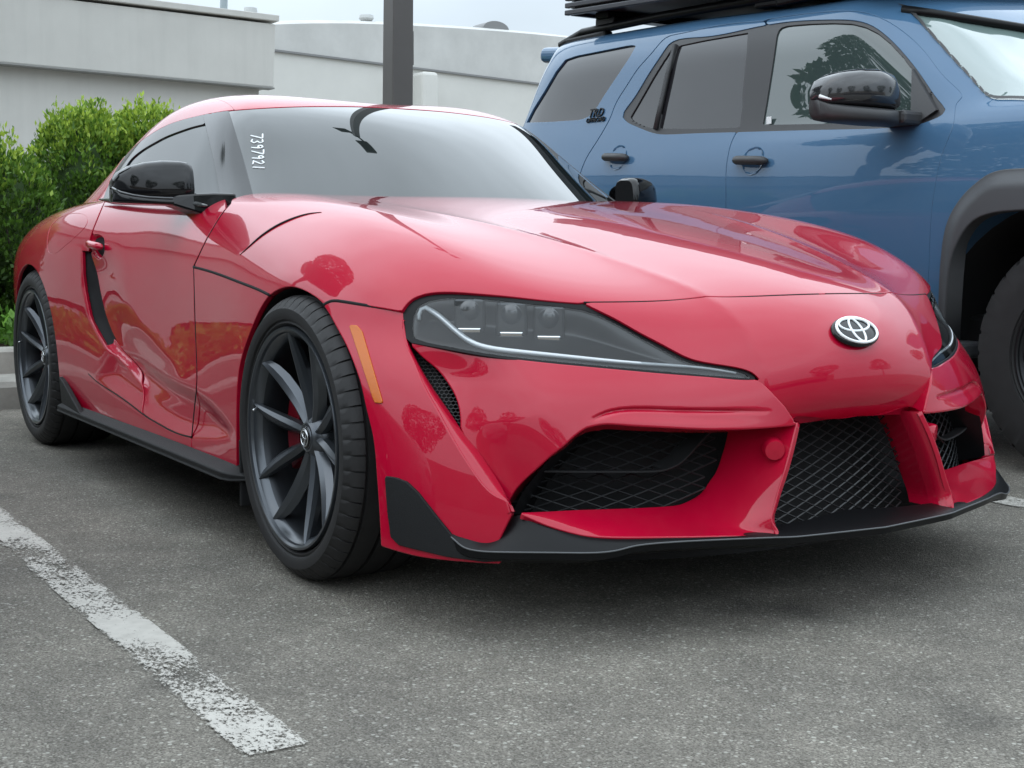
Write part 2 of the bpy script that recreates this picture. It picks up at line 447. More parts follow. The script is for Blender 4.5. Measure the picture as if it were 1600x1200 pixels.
# ------------------------------------------------------------------ lot: asphalt, painted lines, kerb
def asphalt():
    m, nt, b = new_mat('asphalt'); N = nt.nodes; L = nt.links
    tc = N.new('ShaderNodeTexCoord')
    def vor(scale, feat='F1', rnd=1.0):
        v = N.new('ShaderNodeTexVoronoi'); v.inputs['Scale'].default_value = scale; v.feature = feat; v.inputs['Randomness'].default_value = rnd; L.new(tc.outputs['Object'], v.inputs['Vector']); return v
    def noise(scale, det=4, ro=.6):
        n = N.new('ShaderNodeTexNoise'); n.inputs['Scale'].default_value = scale; n.inputs['Detail'].default_value = det; n.inputs['Roughness'].default_value = ro; L.new(tc.outputs['Object'], n.inputs['Vector']); return n
    def mrange(src, a, b_, c, d):
        r = N.new('ShaderNodeMapRange'); r.inputs['From Min'].default_value = a; r.inputs['From Max'].default_value = b_; r.inputs['To Min'].default_value = c; r.inputs['To Max'].default_value = d; L.new(src, r.inputs['Value']); return r.outputs[0]
    def mix(f, A, B_, mode='MIX'):
        x = N.new('ShaderNodeMix'); x.data_type = 'RGBA'; x.blend_type = mode
        if isinstance(f, float): x.inputs['Factor'].default_value = f
        else: L.new(f, x.inputs['Factor'])
        for s, v in (('A', A), ('B', B_)):
            if isinstance(v, tuple): x.inputs[s].default_value = (*v, 1)
            else: L.new(v, x.inputs[s])
        return x.outputs['Result']
    v1, v2, v3 = vor(170), vor(340), vor(85)
    sep = N.new('ShaderNodeSeparateColor'); L.new(v1.outputs['Color'], sep.inputs[0])
    sep2 = N.new('ShaderNodeSeparateColor'); L.new(v2.outputs['Color'], sep2.inputs[0])
    sep3 = N.new('ShaderNodeSeparateColor'); L.new(v3.outputs['Color'], sep3.inputs[0])
    col = mix(mrange(sep2.outputs[0], 0, 1, 0, 1), (.112, .103, .090), (.265, .247, .217))
    # single stones of the aggregate, pale and dark
    st = N.new('ShaderNodeMath'); st.operation = 'MULTIPLY'; L.new(mrange(sep.outputs[0], .52, .8, 0, 1), st.inputs[0]); L.new(mrange(v1.outputs['Distance'], .30, .52, 1, 0), st.inputs[1])
    stc = mix(sep.outputs[1], (.235, .22, .195), (.43, .41, .365))
    col = mix(st.outputs[0], col, stc)
    st3 = N.new('ShaderNodeMath'); st3.operation = 'MULTIPLY'; L.new(mrange(sep3.outputs[2], .90, .96, 0, .9), st3.inputs[0]); L.new(mrange(v3.outputs['Distance'], .22, .36, 1, 0), st3.inputs[1])
    col = mix(st3.outputs[0], col, (.45, .44, .40))
    big = mix(mrange(noise(.7, 5).outputs['Fac'], .35, .65, 0, 1), (.80, .80, .80), (1.16, 1.15, 1.12))
    col = mix(1.0, col, big, 'MULTIPLY')
    med = mix(mrange(noise(6, 6, .7).outputs['Fac'], .3, .7, 0, 1), (.78, .78, .78), (1.18, 1.18, 1.17))
    col = mix(1.0, col, med, 'MULTIPLY')
    # oil drips under the parking bays
    oil = mrange(noise(1.9, 3, .5).outputs['Fac'], .62, .75, 0, .45)
    col = mix(oil, col, (.03, .03, .03))
    L.new(col, b.inputs['Base Color'])
    b.inputs['Roughness'].default_value = .85; b.inputs['Specular IOR Level'].default_value = .3
    ad = N.new('ShaderNodeMath'); ad.operation = 'ADD'; L.new(v1.outputs['Distance'], ad.inputs[0]); L.new(v2.outputs['Distance'], ad.inputs[1])
    bmp = N.new('ShaderNodeBump'); bmp.inputs['Strength'].default_value = .9; bmp.inputs['Distance'].default_value = .004; bmp.invert = True
    L.new(ad.outputs[0], bmp.inputs['Height']); L.new(bmp.outputs['Normal'], b.inputs['Normal'])
    return m
MAT['asphalt'] = asphalt()
g = mesh('parking_lot', [(-3.66,-400,0),(400,-400,0),(400,400,0),(-3.66,400,0)], [(0,1,2,3)], MAT['asphalt']); tag(g, kind='structure')
g = mesh('ground', [(-600,-600,-.02),(600,-600,-.02),(600,600,-.02),(-600,600,-.02)], [(0,1,2,3)], simple('far_ground', (.09,.09,.08), .9, var=.2, vscale=.3)); tag(g, kind='structure')
def line_paint():
    m, nt, b = new_mat('worn_white_line_paint'); N = nt.nodes; L = nt.links
    b.inputs['Roughness'].default_value = .7
    tc = N.new('ShaderNodeTexCoord'); mp = N.new('ShaderNodeMapping'); mp.inputs['Scale'].default_value = (1, 1.35, 1); L.new(tc.outputs['Object'], mp.inputs[0])
    n1 = N.new('ShaderNodeTexNoise'); n1.inputs['Scale'].default_value = 4.2; n1.inputs['Detail'].default_value = 4; L.new(mp.outputs[0], n1.inputs['Vector'])
    n2 = N.new('ShaderNodeTexNoise'); n2.inputs['Scale'].default_value = 95; n2.inputs['Detail'].default_value = 8; n2.inputs['Roughness'].default_value = .78; L.new(mp.outputs[0], n2.inputs['Vector'])
    a = N.new('ShaderNodeMath'); a.operation = 'MULTIPLY_ADD'; a.inputs[1].default_value = 1.0; L.new(n2.outputs['Fac'], a.inputs[0])
    s = N.new('ShaderNodeMath'); s.operation = 'MULTIPLY_ADD'; s.inputs[1].default_value = .55; s.inputs[2].default_value = -.275; L.new(n1.outputs['Fac'], s.inputs[0]); L.new(s.outputs[0], a.inputs[2])
    # edges of the stripe wear first (UV across the stripe held in a colour attribute)
    at = N.new('ShaderNodeAttribute'); at.attribute_name = 'wear'
    w = N.new('ShaderNodeMath'); w.operation = 'SUBTRACT'; L.new(a.outputs[0], w.inputs[0]); L.new(at.outputs['Fac'], w.inputs[1])
    r = N.new('ShaderNodeMapRange'); r.inputs['From Min'].default_value = .385; r.inputs['From Max'].default_value = .44; L.new(w.outputs[0], r.inputs['Value'])
    dn = N.new('ShaderNodeTexNoise'); dn.inputs['Scale'].default_value = 25; dn.inputs['Detail'].default_value = 6; L.new(tc.outputs['Object'], dn.inputs['Vector'])
    cr = N.new('ShaderNodeMix'); cr.data_type = 'RGBA'; cr.inputs['A'].default_value = (.31, .295, .265, 1); cr.inputs['B'].default_value = (.53, .51, .465, 1); L.new(dn.outputs['Fac'], cr.inputs['Factor'])
    L.new(cr.outputs['Result'], b.inputs['Base Color']); L.new(r.outputs[0], b.inputs['Alpha'])
    return m
MAT['line'] = line_paint()
def stripe(x0, x1, y0, y1, name='bay_line'):
    nx, ny = 140, 15; V = []; wv = []
    for i in range(nx):
        for j in range(ny):
            u, v = i/(nx-1), j/(ny-1); V.append((x0+(x1-x0)*u, y0+(y1-y0)*v, .004)); e = min(v, 1-v)
            X = x0+(x1-x0)*u; wv.append(.09*max(0, 1-e/.14)+.05*max(0, 1-min(u, 1-u)/.006)+.06*math.exp(-((X+.62)/.26)**2)+.045*math.exp(-((X-.55)/.12)**2)+.02*(1-v))
    o = mesh(name, V, grid_faces(nx, ny, True), MAT['line'], None, False)
    if o.data.polygons[0].normal.z < 0: o.data.flip_normals()
    at = o.data.attributes.new('wear', 'FLOAT', 'POINT'); at.data.foreach_set('value', wv)
    tag(o, kind='structure'); return o
stripe(-3.6, .985, -1.407, -1.30); stripe(-3.6, .985, 1.27, 1.395); stripe(-3.6, .985, -4.1, -3.98); stripe(-3.6, .985, 3.98, 4.1)
MAT['concrete'] = simple('kerb_concrete', (.30, .29, .26), .9, bump=.6, bscale=60, var=.25, vscale=5)
k = MB()
prof = [(-3.65, -.05), (-3.66, .10), (-3.68, .125), (-3.70, .13), (-3.98, .135), (-3.985, .24), (-4.0, .255), (-4.14, .255), (-4.14, -.05)]
ys_ = np.linspace(-40, 40, 81)
V = [(x, y, z) for y in ys_ for x, z in prof]; F = grid_faces(len(ys_), len(prof))
o = mesh('kerb', V, F, MAT['concrete'], None, False); tag(o, 'stepped grey concrete kerb behind the parked cars below the hedge', 'kerb')
bm = bmesh.new(); bm.from_mesh(o.data); bmesh.ops.recalc_face_normals(bm, faces=bm.faces); bm.to_mesh(o.data); bm.free()
MAT['soil'] = simple('bark_mulch', (.07, .05, .035), .95, bump=1, bscale=30, var=.4, vscale=20)
g = mesh('planting_bed', [(-9,-40,.235),(-4.13,-40,.235),(-4.13,40,.235),(-9,40,.235)], [(0,1,2,3)], MAT['soil']); tag(g, kind='structure')
g = mesh('paved_walk', [(-40,-60,.16),(-9,-60,.16),(-9,60,.16),(-40,60,.16)], [(0,1,2,3)], simple('walk', (.3,.29,.27), .9, var=.15, vscale=2)); tag(g, kind='structure')
# ------------------------------------------------------------------ sports car: body surfaces (right half, w = -y)
CAR = empty('sports_car', (0, 0, 0), 'glossy red two-door sports coupe with grey wheels parked in front', 'car')
def rows(spec):
    return np.array([[(p[0], -p[1], p[2]) for p in r] for r in spec], float)
def sec(x, pts): return [(x, w, z) for (w, z) in pts]
BODY = rows([
 [(.845,0,.415),(.84,.15,.41),(.83,.28,.41),(.80,.42,.40),(.745,.54,.40),(.68,.64,.40),(.615,.73,.40),(.53,.81,.40),(.44,.87,.40),(.37,.90,.40),(.33,.905,.35),(.32,.905,.28),(.32,.90,.2)],
 [(.883,0,.455),(.872,.15,.455),(.838,.29,.46),(.785,.43,.46),(.715,.55,.465),(.635,.66,.47),(.56,.75,.475),(.475,.825,.48),(.39,.88,.48),(.33,.90,.47),(.29,.905,.40),(.285,.905,.30),(.285,.90,.2)],
 [(.885,0,.52),(.872,.15,.52),(.82,.30,.52),(.755,.44,.53),(.675,.56,.54),(.585,.67,.55),(.50,.76,.56),(.42,.83,.56),(.34,.88,.56),(.29,.90,.54),(.25,.905,.45),(.25,.905,.32),(.25,.90,.2)],
 [(.850,0,.602),(.836,.15,.60),(.77,.30,.597),(.69,.44,.60),(.61,.56,.605),(.525,.67,.615),(.43,.76,.62),(.34,.83,.62),(.26,.875,.61),(.21,.897,.585),(.19,.905,.47),(.19,.905,.33),(.19,.90,.2)],
 [(.768,0,.673),(.75,.15,.670),(.70,.30,.664),(.645,.44,.660),(.57,.56,.667),(.465,.67,.692),(.37,.76,.691),(.285,.83,.678),(.2,.872,.655),(.15,.892,.63),(.13,.905,.49),(.13,.91,.34),(.13,.90,.2)],
 [(.62,0,.727),(.60,.15,.723),(.55,.30,.714),(.49,.45,.714),(.42,.57,.729),(.33,.68,.758),(.25,.77,.746),(.18,.835,.715),(.11,.875,.682),(.08,.895,.65),(.06,.91,.5),(.06,.91,.35),(.06,.90,.2)],
 [(.42,0,.773),(.41,.15,.770),(.38,.31,.760),(.34,.46,.762),(.28,.58,.781),(.2,.69,.802),(.13,.775,.784),(.08,.84,.745),(.03,.88,.70),(.0,.90,.665),(-.02,.91,.5),(-.02,.91,.35),(-.02,.90,.2)],
 [(.2,0,.814),(.19,.16,.811),(.17,.32,.803),(.14,.47,.807),(.09,.585,.823),(.02,.695,.842),(-.03,.78,.816),(-.06,.845,.765),(-.09,.885,.71),(-.1,.903,.665),(-.11,.91,.5),(-.11,.91,.35),(-.11,.90,.2)],
 [(0,0,.848),(-.01,.16,.845),(-.03,.33,.838),(-.06,.48,.843),(-.11,.59,.858),(-.17,.69,.870),(-.2,.78,.838),(-.22,.85,.775),(-.24,.885,.705),(-.25,.90,.63),(-.25,.905,.5),(-.25,.91,.36),(-.25,.90,.2)],
 [(-.22,0,.876),(-.23,.17,.873),(-.25,.34,.867),(-.28,.49,.872),(-.33,.60,.884),(-.38,.68,.893),(-.39,.775,.856),(-.4,.843,.788),(-.4,.878,.715),(-.4,.893,.62),(-.4,.898,.48),(-.4,.903,.34),(-.4,.895,.2)],
 [(-.44,0,.902),(-.45,.18,.899),(-.46,.35,.893),(-.48,.50,.896),(-.54,.60,.906),(-.58,.68,.906),(-.58,.765,.874),(-.58,.826,.803),(-.58,.866,.72),(-.58,.879,.62),(-.58,.886,.48),(-.58,.895,.34),(-.58,.895,.2)],
 [(-.66,0,.918),(-.66,.18,.916),(-.67,.36,.912),(-.70,.50,.912),(-.75,.60,.916),(-.78,.69,.908),(-.78,.765,.882),(-.78,.816,.813),(-.78,.858,.72),(-.78,.87,.62),(-.78,.875,.48),(-.78,.892,.34),(-.78,.895,.2)],
 sec(-1.05, [(0,.925),(.18,.925),(.36,.925),(.50,.925),(.60,.925),(.70,.918),(.775,.893),(.817,.82),(.852,.72),(.865,.62),(.87,.48),(.893,.34),(.895,.2)]),
 sec(-1.4, [(0,.93),(.18,.93),(.36,.93),(.5,.93),(.6,.93),(.71,.924),(.785,.90),(.824,.83),(.860,.73),(.872,.62),(.88,.48),(.898,.34),(.9,.2)]),
 sec(-1.7, [(0,.93),(.18,.93),(.36,.93),(.5,.93),(.6,.935),(.71,.932),(.80,.908),(.848,.85),(.883,.75),(.893,.63),(.898,.48),(.905,.34),(.9,.2)]),
 sec(-2.0, [(0,.93),(.18,.93),(.36,.93),(.5,.93),(.6,.935),(.70,.934),(.803,.912),(.872,.86),(.905,.77),(.915,.65),(.918,.48),(.915,.34),(.905,.2)]),
 sec(-2.3, [(0,.92),(.18,.92),(.36,.92),(.5,.925),(.59,.93),(.69,.928),(.80,.903),(.875,.85),(.912,.77),(.923,.67),(.925,.48),(.92,.34),(.91,.2)]),
 sec(-2.6, [(0,.91),(.18,.91),(.36,.91),(.48,.915),(.57,.918),(.67,.913),(.785,.885),(.865,.83),(.908,.75),(.92,.66),(.92,.48),(.91,.34),(.9,.2)]),
 sec(-2.9, [(0,.90),(.18,.90),(.34,.90),(.46,.902),(.55,.902),(.64,.893),(.745,.86),(.825,.80),(.87,.73),(.885,.64),(.88,.48),(.86,.36),(.83,.25)]),
 sec(-3.2, [(0,.90),(.16,.90),(.3,.90),(.4,.90),(.48,.897),(.56,.88),(.64,.85),(.71,.80),(.76,.73),(.78,.64),(.775,.48),(.75,.36),(.72,.28)]),
 sec(-3.42, [(0,.90),(.14,.90),(.26,.895),(.33,.89),(.39,.88),(.45,.86),(.50,.83),(.54,.79),(.565,.73),(.58,.64),(.57,.48),(.55,.38),(.53,.3)]),
])
S1 = surf(BODY, 340, 190, flip=True, smooth=0.12, sym=True)
CABIN = rows([
 [(-.55,0,.89),(-.56,.2,.888),(-.62,.4,.883),(-.70,.55,.877),(-.78,.665,.868),(-.80,.72,.865),(-.82,.765,.85)],
 [(-.83,0,1.072),(-.845,.17,1.070),(-.89,.34,1.060),(-.95,.48,1.047),(-1.01,.60,1.018),(-1.04,.69,.96),(-1.08,.757,.875)],
 [(-1.12,0,1.213),(-1.13,.16,1.212),(-1.16,.32,1.207),(-1.2,.45,1.197),(-1.25,.565,1.17),(-1.26,.655,1.06),(-1.28,.765,.885)],
 sec(-1.48, [(0,1.256),(.16,1.264),(.32,1.268),(.44,1.258),(.558,1.212),(.655,1.07),(.765,.89)]),
 sec(-1.77, [(0,1.264),(.16,1.273),(.31,1.280),(.43,1.275),(.552,1.228),(.655,1.07),(.77,.90)]),
 sec(-2.05, [(0,1.245),(.15,1.254),(.30,1.262),(.43,1.256),(.552,1.205),(.65,1.07),(.76,.91)]),
 sec(-2.35, [(0,1.19),(.15,1.195),(.30,1.198),(.43,1.175),(.565,1.10),(.65,1.02),(.74,.92)]),
 sec(-2.7, [(0,1.10),(.14,1.10),(.26,1.095),(.36,1.08),(.46,1.04),(.55,.98),(.65,.91)]),
 sec(-3.1, [(0,.985),(.13,.985),(.24,.98),(.33,.97),(.41,.95),(.48,.925),(.55,.89)]),
 sec(-3.4, [(0,.91),(.12,.91),(.22,.907),(.3,.90),(.37,.89),(.43,.875),(.48,.85)]),
])
S2 = surf(CABIN, 170, 110, flip=True, smooth=0.04, sym=True)
NW = [0,.15,.30,.42,.54,.64,.72,.79,.84,.88,.905,.925]
NOSE = {
 .11: [.935,.925,.895,.855,.80,.735,.67,.60,.535,.47,.41,.33],
 .20: [.93,.92,.89,.85,.795,.73,.665,.595,.53,.465,.405,.32],
 .30: [.92,.91,.88,.84,.78,.715,.65,.58,.515,.45,.385,.30],
 .40: [.905,.895,.865,.82,.755,.69,.625,.55,.485,.42,.35,.26],
 .48: [.895,.885,.845,.795,.725,.655,.585,.51,.445,.375,.31,.21],
 .54: [.878,.863,.805,.75,.675,.60,.53,.455,.39,.32,.25,.15],
 .60: [.855,.84,.77,.70,.625,.55,.475,.395,.325,.25,.18,.07],
 .66: [.81,.785,.705,.645,.585,.515,.435,.355,.285,.2,.12,.0],
 .72: [.76,.73,.64,.575,.50,.44,.365,.28,.2,.12,.04,-.08],
}
S0 = surf(np.array([[(x, -w, z) for w, x in zip(NW, NOSE[z])] for z in NOSE]), 220, 190, flip=True, smooth=0.05, sym=True)
def bvh(S): return BVHTree.FromPolygons([tuple(v) for v in S[0]], S[2])
B0, B1, B2 = bvh(S0), bvh(S1), bvh(S2)
def hit(B, px, py):
    h = B.ray_cast(Vector(CAM), Vector(ray(px, py)))
    return np.array(h[0]) if h[0] is not None else None
def hits(B, P):
    Q = [hit(B, *p) for p in P]
    bad = [p for p, q in zip(P, Q) if q is None]
    if bad: print('MISS', bad)
    return np.array([q for q in Q if q is not None])
for nm, S in (('S0', S0), ('S1', S1), ('S2', S2)):
    c = S[1].mean(0); print(nm, 'mean normal', c)
# ------------------------------------------------------------------ cutting the body surfaces into panels
def topx(V):
    q = np.asarray(V)-CAM; z = q@CD
    return np.stack([800+FPX*(q@CR)/z, 600-FPX*(q@CU)/z], -1)
PX1, PX0, PX2 = topx(S1[0]), topx(S0[0]), topx(S2[0])
def curve(P, n=60, closed=False): return spline(np.array(P, float), n, closed=closed)
# outlines as they run over the right half of the car, in picture units of the photograph
HOODLINE = [(1312,458.5),(1250,460),(1165,463.5),(1080,467.5),(1035,470),(975,471.5),(912,472)]
HL_TOP = [(912,474),(850,469),(800,463.5),(750,459),(700,456),(665,459),(640,470),(627,486)]
SEAM = [(627,486),(595,480.5),(560,475),(535,471),(517,470.5),(506,476)]
HL_IN = [(912,474),(935,485),(965,500),(1000,520),(1040,541),(1075,559),(1100,566),(1130,571),(1160,577),(1176,584),(1185,593)]
HL_LOW = [(1185,594.5),(1160,595),(1125,592),(1050,586),(950,577),(875,570),(800,562),(750,555),(700,546),(645,536)]
HL_OUT = [(645,536),(635,527),(628,507),(627,486)]
ARCH_F = [(370,735),(370,670),(371,610),(377,562),(390,522),(401,495),(420,463),(437,451),(453,447.5),(472,452),(490,462),(506,476),(523,504),(539,533),(552,563),(564,598),(573,638),(583,680),(589,738),(593,795),(596,852)]
c_hood = np.vstack([curve(HOODLINE, 40), curve(HL_TOP, 50)[1:], curve(SEAM, 30)[1:]])
GAPLINE = [(421,461),(405,453),(380,443),(350,431.5),(325,423),(302,417)]          # hood edge behind the wheel arch
DOORF_UP = [(302,417),(309,402),(322,375),(335,352),(345,336),(352,327)]            # thin line up to the pillar
DOORF_LOW = [(302,417),(303,450),(305,520),(307,570),(307,600),(304,630),(302,650),(299,683)]
DOOR_BOT = [(299,683),(282,679),(265,672),(247,662),(230,652),(197,627),(170,609),(152,597),(138,584)]
DOOR_REAR = [(166,308),(157,330),(148,352),(140,376),(138,405),(143,437),(150,473),(166,522),(185,552),(205,578),(214,600),(218,620),(222,647)]
c_arch_f = curve(ARCH_F, 90)
big = lambda *p: [np.array(p, float)]
def stack(*a): return np.vstack([np.asarray(q, float).reshape(-1, 2) for q in a])
poly_hood = stack([(1312,458.5)], c_hood[1:], [(506,476)], c_arch_f[::-1][9:53] if False else [p for p in c_arch_f[::-1] if p[1] < 476 and p[0] < 506 and p[0] > 421], curve(GAPLINE, 20), curve(DOORF_UP, 20)[1:], [(360,318),(380,250),(700,200),(1312,200)])
arch_poly = stack(c_arch_f, [(500,1000),(370,900)])
side_of = lambda V: np.stack([V[:, 0], V[:, 2]], -1)
XZ1 = side_of(S1[0])
def circ2(cx, cz, rx, rz, n=72): return [(cx+rx*math.cos(2*math.pi*k/n), cz+rz*math.sin(2*math.pi*k/n)) for k in range(n)]
fa_rear = -sdf_poly(XZ1, stack(circ2(-2.44, .33, .372, .362), ))
low_rear = sdf_poly(XZ1, [(-2.812, -.1), (-2.068, -.1), (-2.068, .33), (-2.812, .33)])
fa_rear = np.minimum(fa_rear, -low_rear)*500
G = 1.15   # half gap, picture units
f_hood = sdf_poly(PX1, poly_hood)-G
f_archf = -sdf_poly(PX1, arch_poly)
# --- side panels
poly_door = stack(curve(DOORF_UP, 20)[::-1], curve(DOORF_LOW, 40)[1:], curve(DOOR_BOT, 40)[1:18], curve(DOOR_REAR, 60)[::-1], [(168,290),(352,290)])
# door bottom meets the rear shut line
db = curve(DOOR_BOT, 60); dr = curve(DOOR_REAR, 60)
k = int(np.argmin(np.linalg.norm(db-dr[-1], axis=1)))
poly_door = stack(curve(DOORF_UP, 20)[::-1], curve(DOORF_LOW, 40)[1:], db[1:k+1], dr[::-1], [(168,285),(352,285)])
poly_fender = stack(curve(GAPLINE, 20), curve(DOORF_LOW, 40)[1:], [(299,800),(375,800)], [p for p in c_arch_f if p[0] < 421])
VENT = [(127.5,391),(128,415),(130,448),(139,493),(152,520),(165,541),(168,538),(167,522),(157,497),(150,473),(143,437),(138,405),(136,391)]
FUEL = [(74,372),(78,356),(90,342),(108,334),(124,333),(135,338),(137,347),(129,360),(113,375),(97,389),(84,397),(76,394)]
vent_poly = np.array(VENT, float); fuel_poly = curve(FUEL, 60, closed=True)
near = S1[0][:, 0]
# --- sculpting: scalloped lower door
SCALLOP = [(168,540),(185,547),(215,562),(245,580),(280,597),(307,609),(330,627),(350,650),(364,672),(360,685),(340,688),(299,686),(265,674),(230,654),(197,629),(165,606),(150,590),(158,565)]
fs = sdf_poly(PX1, np.array(SCALLOP, float))
def sst(x, a, b):
    t = np.clip((x-a)/(b-a), 0, 1); return t*t*(3-2*t)
V1 = S1[0].copy(); N1 = S1[1]
vis = (near < .1) & (near > -2.05)
disp = np.where(vis, -0.016*sst(fs, -3, 26), 0)
# leading edge of the rear haunch stands proud of the door
haunch = np.array([(127,385),(129,450),(139,496),(166,545),(190,570),(214,602),(222,650),(60,700),(60,385)], float)
fh = sdf_poly(PX1, haunch)
disp += np.where(vis, -0.022*sst(-fh, 0, 7)*sst(-fh, 70, 10)*sst(PX1[:, 1], 372, 430)*sst(PX1[:, 1], 640, 560), 0)
# soft ridge that runs over the hood and down to the grille strut
RIDGE = np.array([(.88,.235),(.85,.24),(.80,.25),(.715,.27),(.6,.30),(.42,.345),(.2,.40),(0,.45),(-.25,.51),(-.5,.56)])
P2 = np.stack([V1[:, 0], -V1[:, 1]], -1)
dr_ = np.full(len(V1), 9.); sg = np.zeros(len(V1)); rx = np.zeros(len(V1))
for a, b in zip(RIDGE[:-1], RIDGE[1:]):
    e = b-a; t = np.clip(((P2-a)@e)/(e@e), 0, 1); q = P2-a-t[:, None]*e; d = np.linalg.norm(q, axis=1)
    m = d < dr_; dr_[m] = d[m]; sg[m] = np.sign(q[m]@np.array([e[1], -e[0]]))[...] if True else 0; rx[m] = (a+t[:, None]*e)[m, 0]
disp += np.where((near > -.6) & (V1[:, 2] > .42), 0.0055*np.exp(-dr_/0.035)*sst(rx, -.45, .25), 0)
V1 = V1+N1*disp[:, None]; V1[np.abs(S1[0][:, 1]) < 1e-9, 1] = 0
NN = tri_normals(V1, S1[2]); cm = np.abs(V1[:, 1]) < 1e-5; NN[cm, 1] = 0; NN /= np.linalg.norm(NN, axis=1)[:, None]
S1 = (V1, NN, S1[2])
V1, N1, T1 = S1
def cut(S, f, depth=0.012, r=0.0022, both=True):
    P = clip(S[0], S[1], S[2], f)
    P = fold(*P, depth=depth, r=r) if depth else P
    return join(P, mirror(*P)) if both else P
# --- build: hood
panel('hood', cut(S1, np.minimum(f_hood, np.minimum(f_archf, (near+.80)*500))), MAT['red'], CAR)
f_door = np.minimum(sdf_poly(PX1, poly_door)-G, (near+2.3)*500)
f_hb = lambda q: -sdf_poly(q, np.array(DHANDLE, float))
DHANDLE = [(138,382),(139,372),(146,366),(155,366),(162,371),(163,381),(161,393),(155,402),(149,406),(144,402),(140,393)]
f_door = np.minimum(f_door, -sdf_poly(PX1, curve(DHANDLE, 40, closed=True)))
low_cut = (V1[:, 2]-.205)*500
P = fold(*clip(V1, N1, T1, f_door))
DOOR_R = panel('door', P, MAT['red'], CAR)
DOOR_L = panel('door', mirror(*P), MAT['red'], CAR)
f_fend = np.minimum(sdf_poly(PX1, poly_fender)-G, np.minimum(low_cut, (near+1.2)*500))
f_fend = np.minimum(f_fend, f_archf)
P = fold(*clip(V1, N1, T1, f_fend))
panel('front_fender', P, MAT['red'], CAR); panel('front_fender', mirror(*P), MAT['red'], CAR)
# rear quarter: everything behind the door, and the sill strip under it
sill_top = np.where(V1[:, 0] > -2.05, 1, 1)
f_quart = np.minimum.reduce([-(sdf_poly(PX1, poly_door)+G), fa_rear, low_cut, -sdf_poly(PX1, vent_poly)*np.where(near > -2.3, 1, 0)+np.where(near > -2.3, 0, 99),
    np.where(near > -2.7, -(sdf_poly(PX1, fuel_poly)), 99), -(near+.33)*500, np.where(PX1[:, 0] > 298.0, (299-G-PX1[:, 0]), 99), np.where(near > -.95, (-(sdf_poly(PX1, poly_hood)+G)), 99)])
P = fold(*clip(V1, N1, T1, f_quart))
QR = panel('rear_quarter', P, MAT['red'], CAR); QL = panel('rear_quarter', mirror(*P), MAT['red'], CAR)
f_fuel = np.where((near > -2.7) & (near < -1.7), sdf_poly(PX1, fuel_poly)-1.0, -99)
P = clip(V1, N1, T1, f_fuel); panel('fuel_flap', fold(*P), MAT['red'], QR)
# dark liner just under the panels so that gaps read dark
f_in = np.minimum.reduce([f_archf-4.0, fa_rear-5, low_cut-5, (sdf_poly(PX1, stack([(1330,440)], c_hood[1:], [(506,476),(300,1200),(-2000,1200),(-2000,-500),(1330,-500)]))-4)])
P = clip(V1-N1*0.016, N1, T1, f_in)
panel('body_liner', join(P, mirror(*P)), MAT['void'], CAR)
# ------------------------------------------------------------------ cabin: windscreen, pillars, side glass, roof
V2, N2, T2 = S2
vcol = np.tile(np.linspace(0, 6, 110), 170)
x2 = V2[:, 0]; w2 = -V2[:, 1]
WS_TOP = [(355,173.5),(385,171),(430,168.3),(475,166.8),(520,166.5),(560,167),(600,168.5),(650,172),(700,178),(760,187),(820,198)]
WS_SIDE = [(357,173.5),(366,203),(376,236),(386,272),(396,309),(404,345)]
RAIL = [(357,173),(336,176),(316,180),(293,185.5),(270,192.5),(251,201),(233,212),(219,222),(206,233.5),(196,244),(187,256),(176,275),(166,298)]
GL_TOP = [(321,193.5),(300,198.5),(285,203.5),(270,209),(256,215),(243,222),(229,230),(216,239),(205,249),(196,262),(190,275),(183,300)]
GL_FRONT = [(321,193.5),(326,215),(332,240),(338,268),(344,300),(351,335)]
poly_ws = stack(curve(WS_SIDE, 30)[::-1], curve(WS_TOP, 50)[1:], [(820,420),(404,420)])
poly_pillar = stack(curve(WS_SIDE, 30), [(404,380),(352,380)], curve(GL_FRONT, 30)[::-1], [(317,181)], [(336,176.5)])
poly_glass = stack(curve(GL_TOP, 50), [(183,400),(351,400)], curve(GL_FRONT, 30)[::-1])
poly_band = stack(curve(RAIL, 60), [(150,340),(175,345)], curve(GL_TOP, 50)[::-1], [(318,182)])
front = np.minimum.reduce([(x2+1.55)*500])
f_ws = np.minimum(sdf_poly(PX2, poly_ws)-.8, front)
P = fold(*clip(V2, N2, T2, f_ws), depth=.006, r=.001)
WIND = panel('windscreen', join(P, mirror(*P)), MAT['glass'], CAR)
side = (vcol-3.3)*200
f_p = np.minimum.reduce([sdf_poly(PX2, poly_pillar)-.4, side, front])
P = fold(*clip(V2+N2*.002, N2, T2, f_p)); panel('a_pillar', P, MAT['gloss_black'], CAR); panel('a_pillar', mirror(*P), MAT['gloss_black'], CAR)
f_g = np.minimum.reduce([sdf_poly(PX2, poly_glass)-.2, side, (x2+2.5)*500])
P = fold(*clip(V2-N2*.004, N2, T2, f_g)); panel('side_window', P, MAT['glass_side'], DOOR_R); panel('side_window', mirror(*P), MAT['glass_side'], DOOR_L)
f_b = np.minimum.reduce([sdf_poly(PX2, poly_band)-.2, side, (x2+2.6)*500])
P = fold(*clip(V2+N2*.001, N2, T2, f_b)); panel('window_trim', P, MAT['gloss_black'], DOOR_R); panel('window_trim', mirror(*P), MAT['gloss_black'], DOOR_L)
above = stack(curve(RAIL, 60)[::-1], curve(WS_TOP, 50)[1:], [(900,-200),(-300,-200),(-300,420),(160,320)])
ditch = (w2-(.545+.16*(x2+1.25)))*600
keep = np.minimum(sdf_poly(PX2, above)-.9, 900)
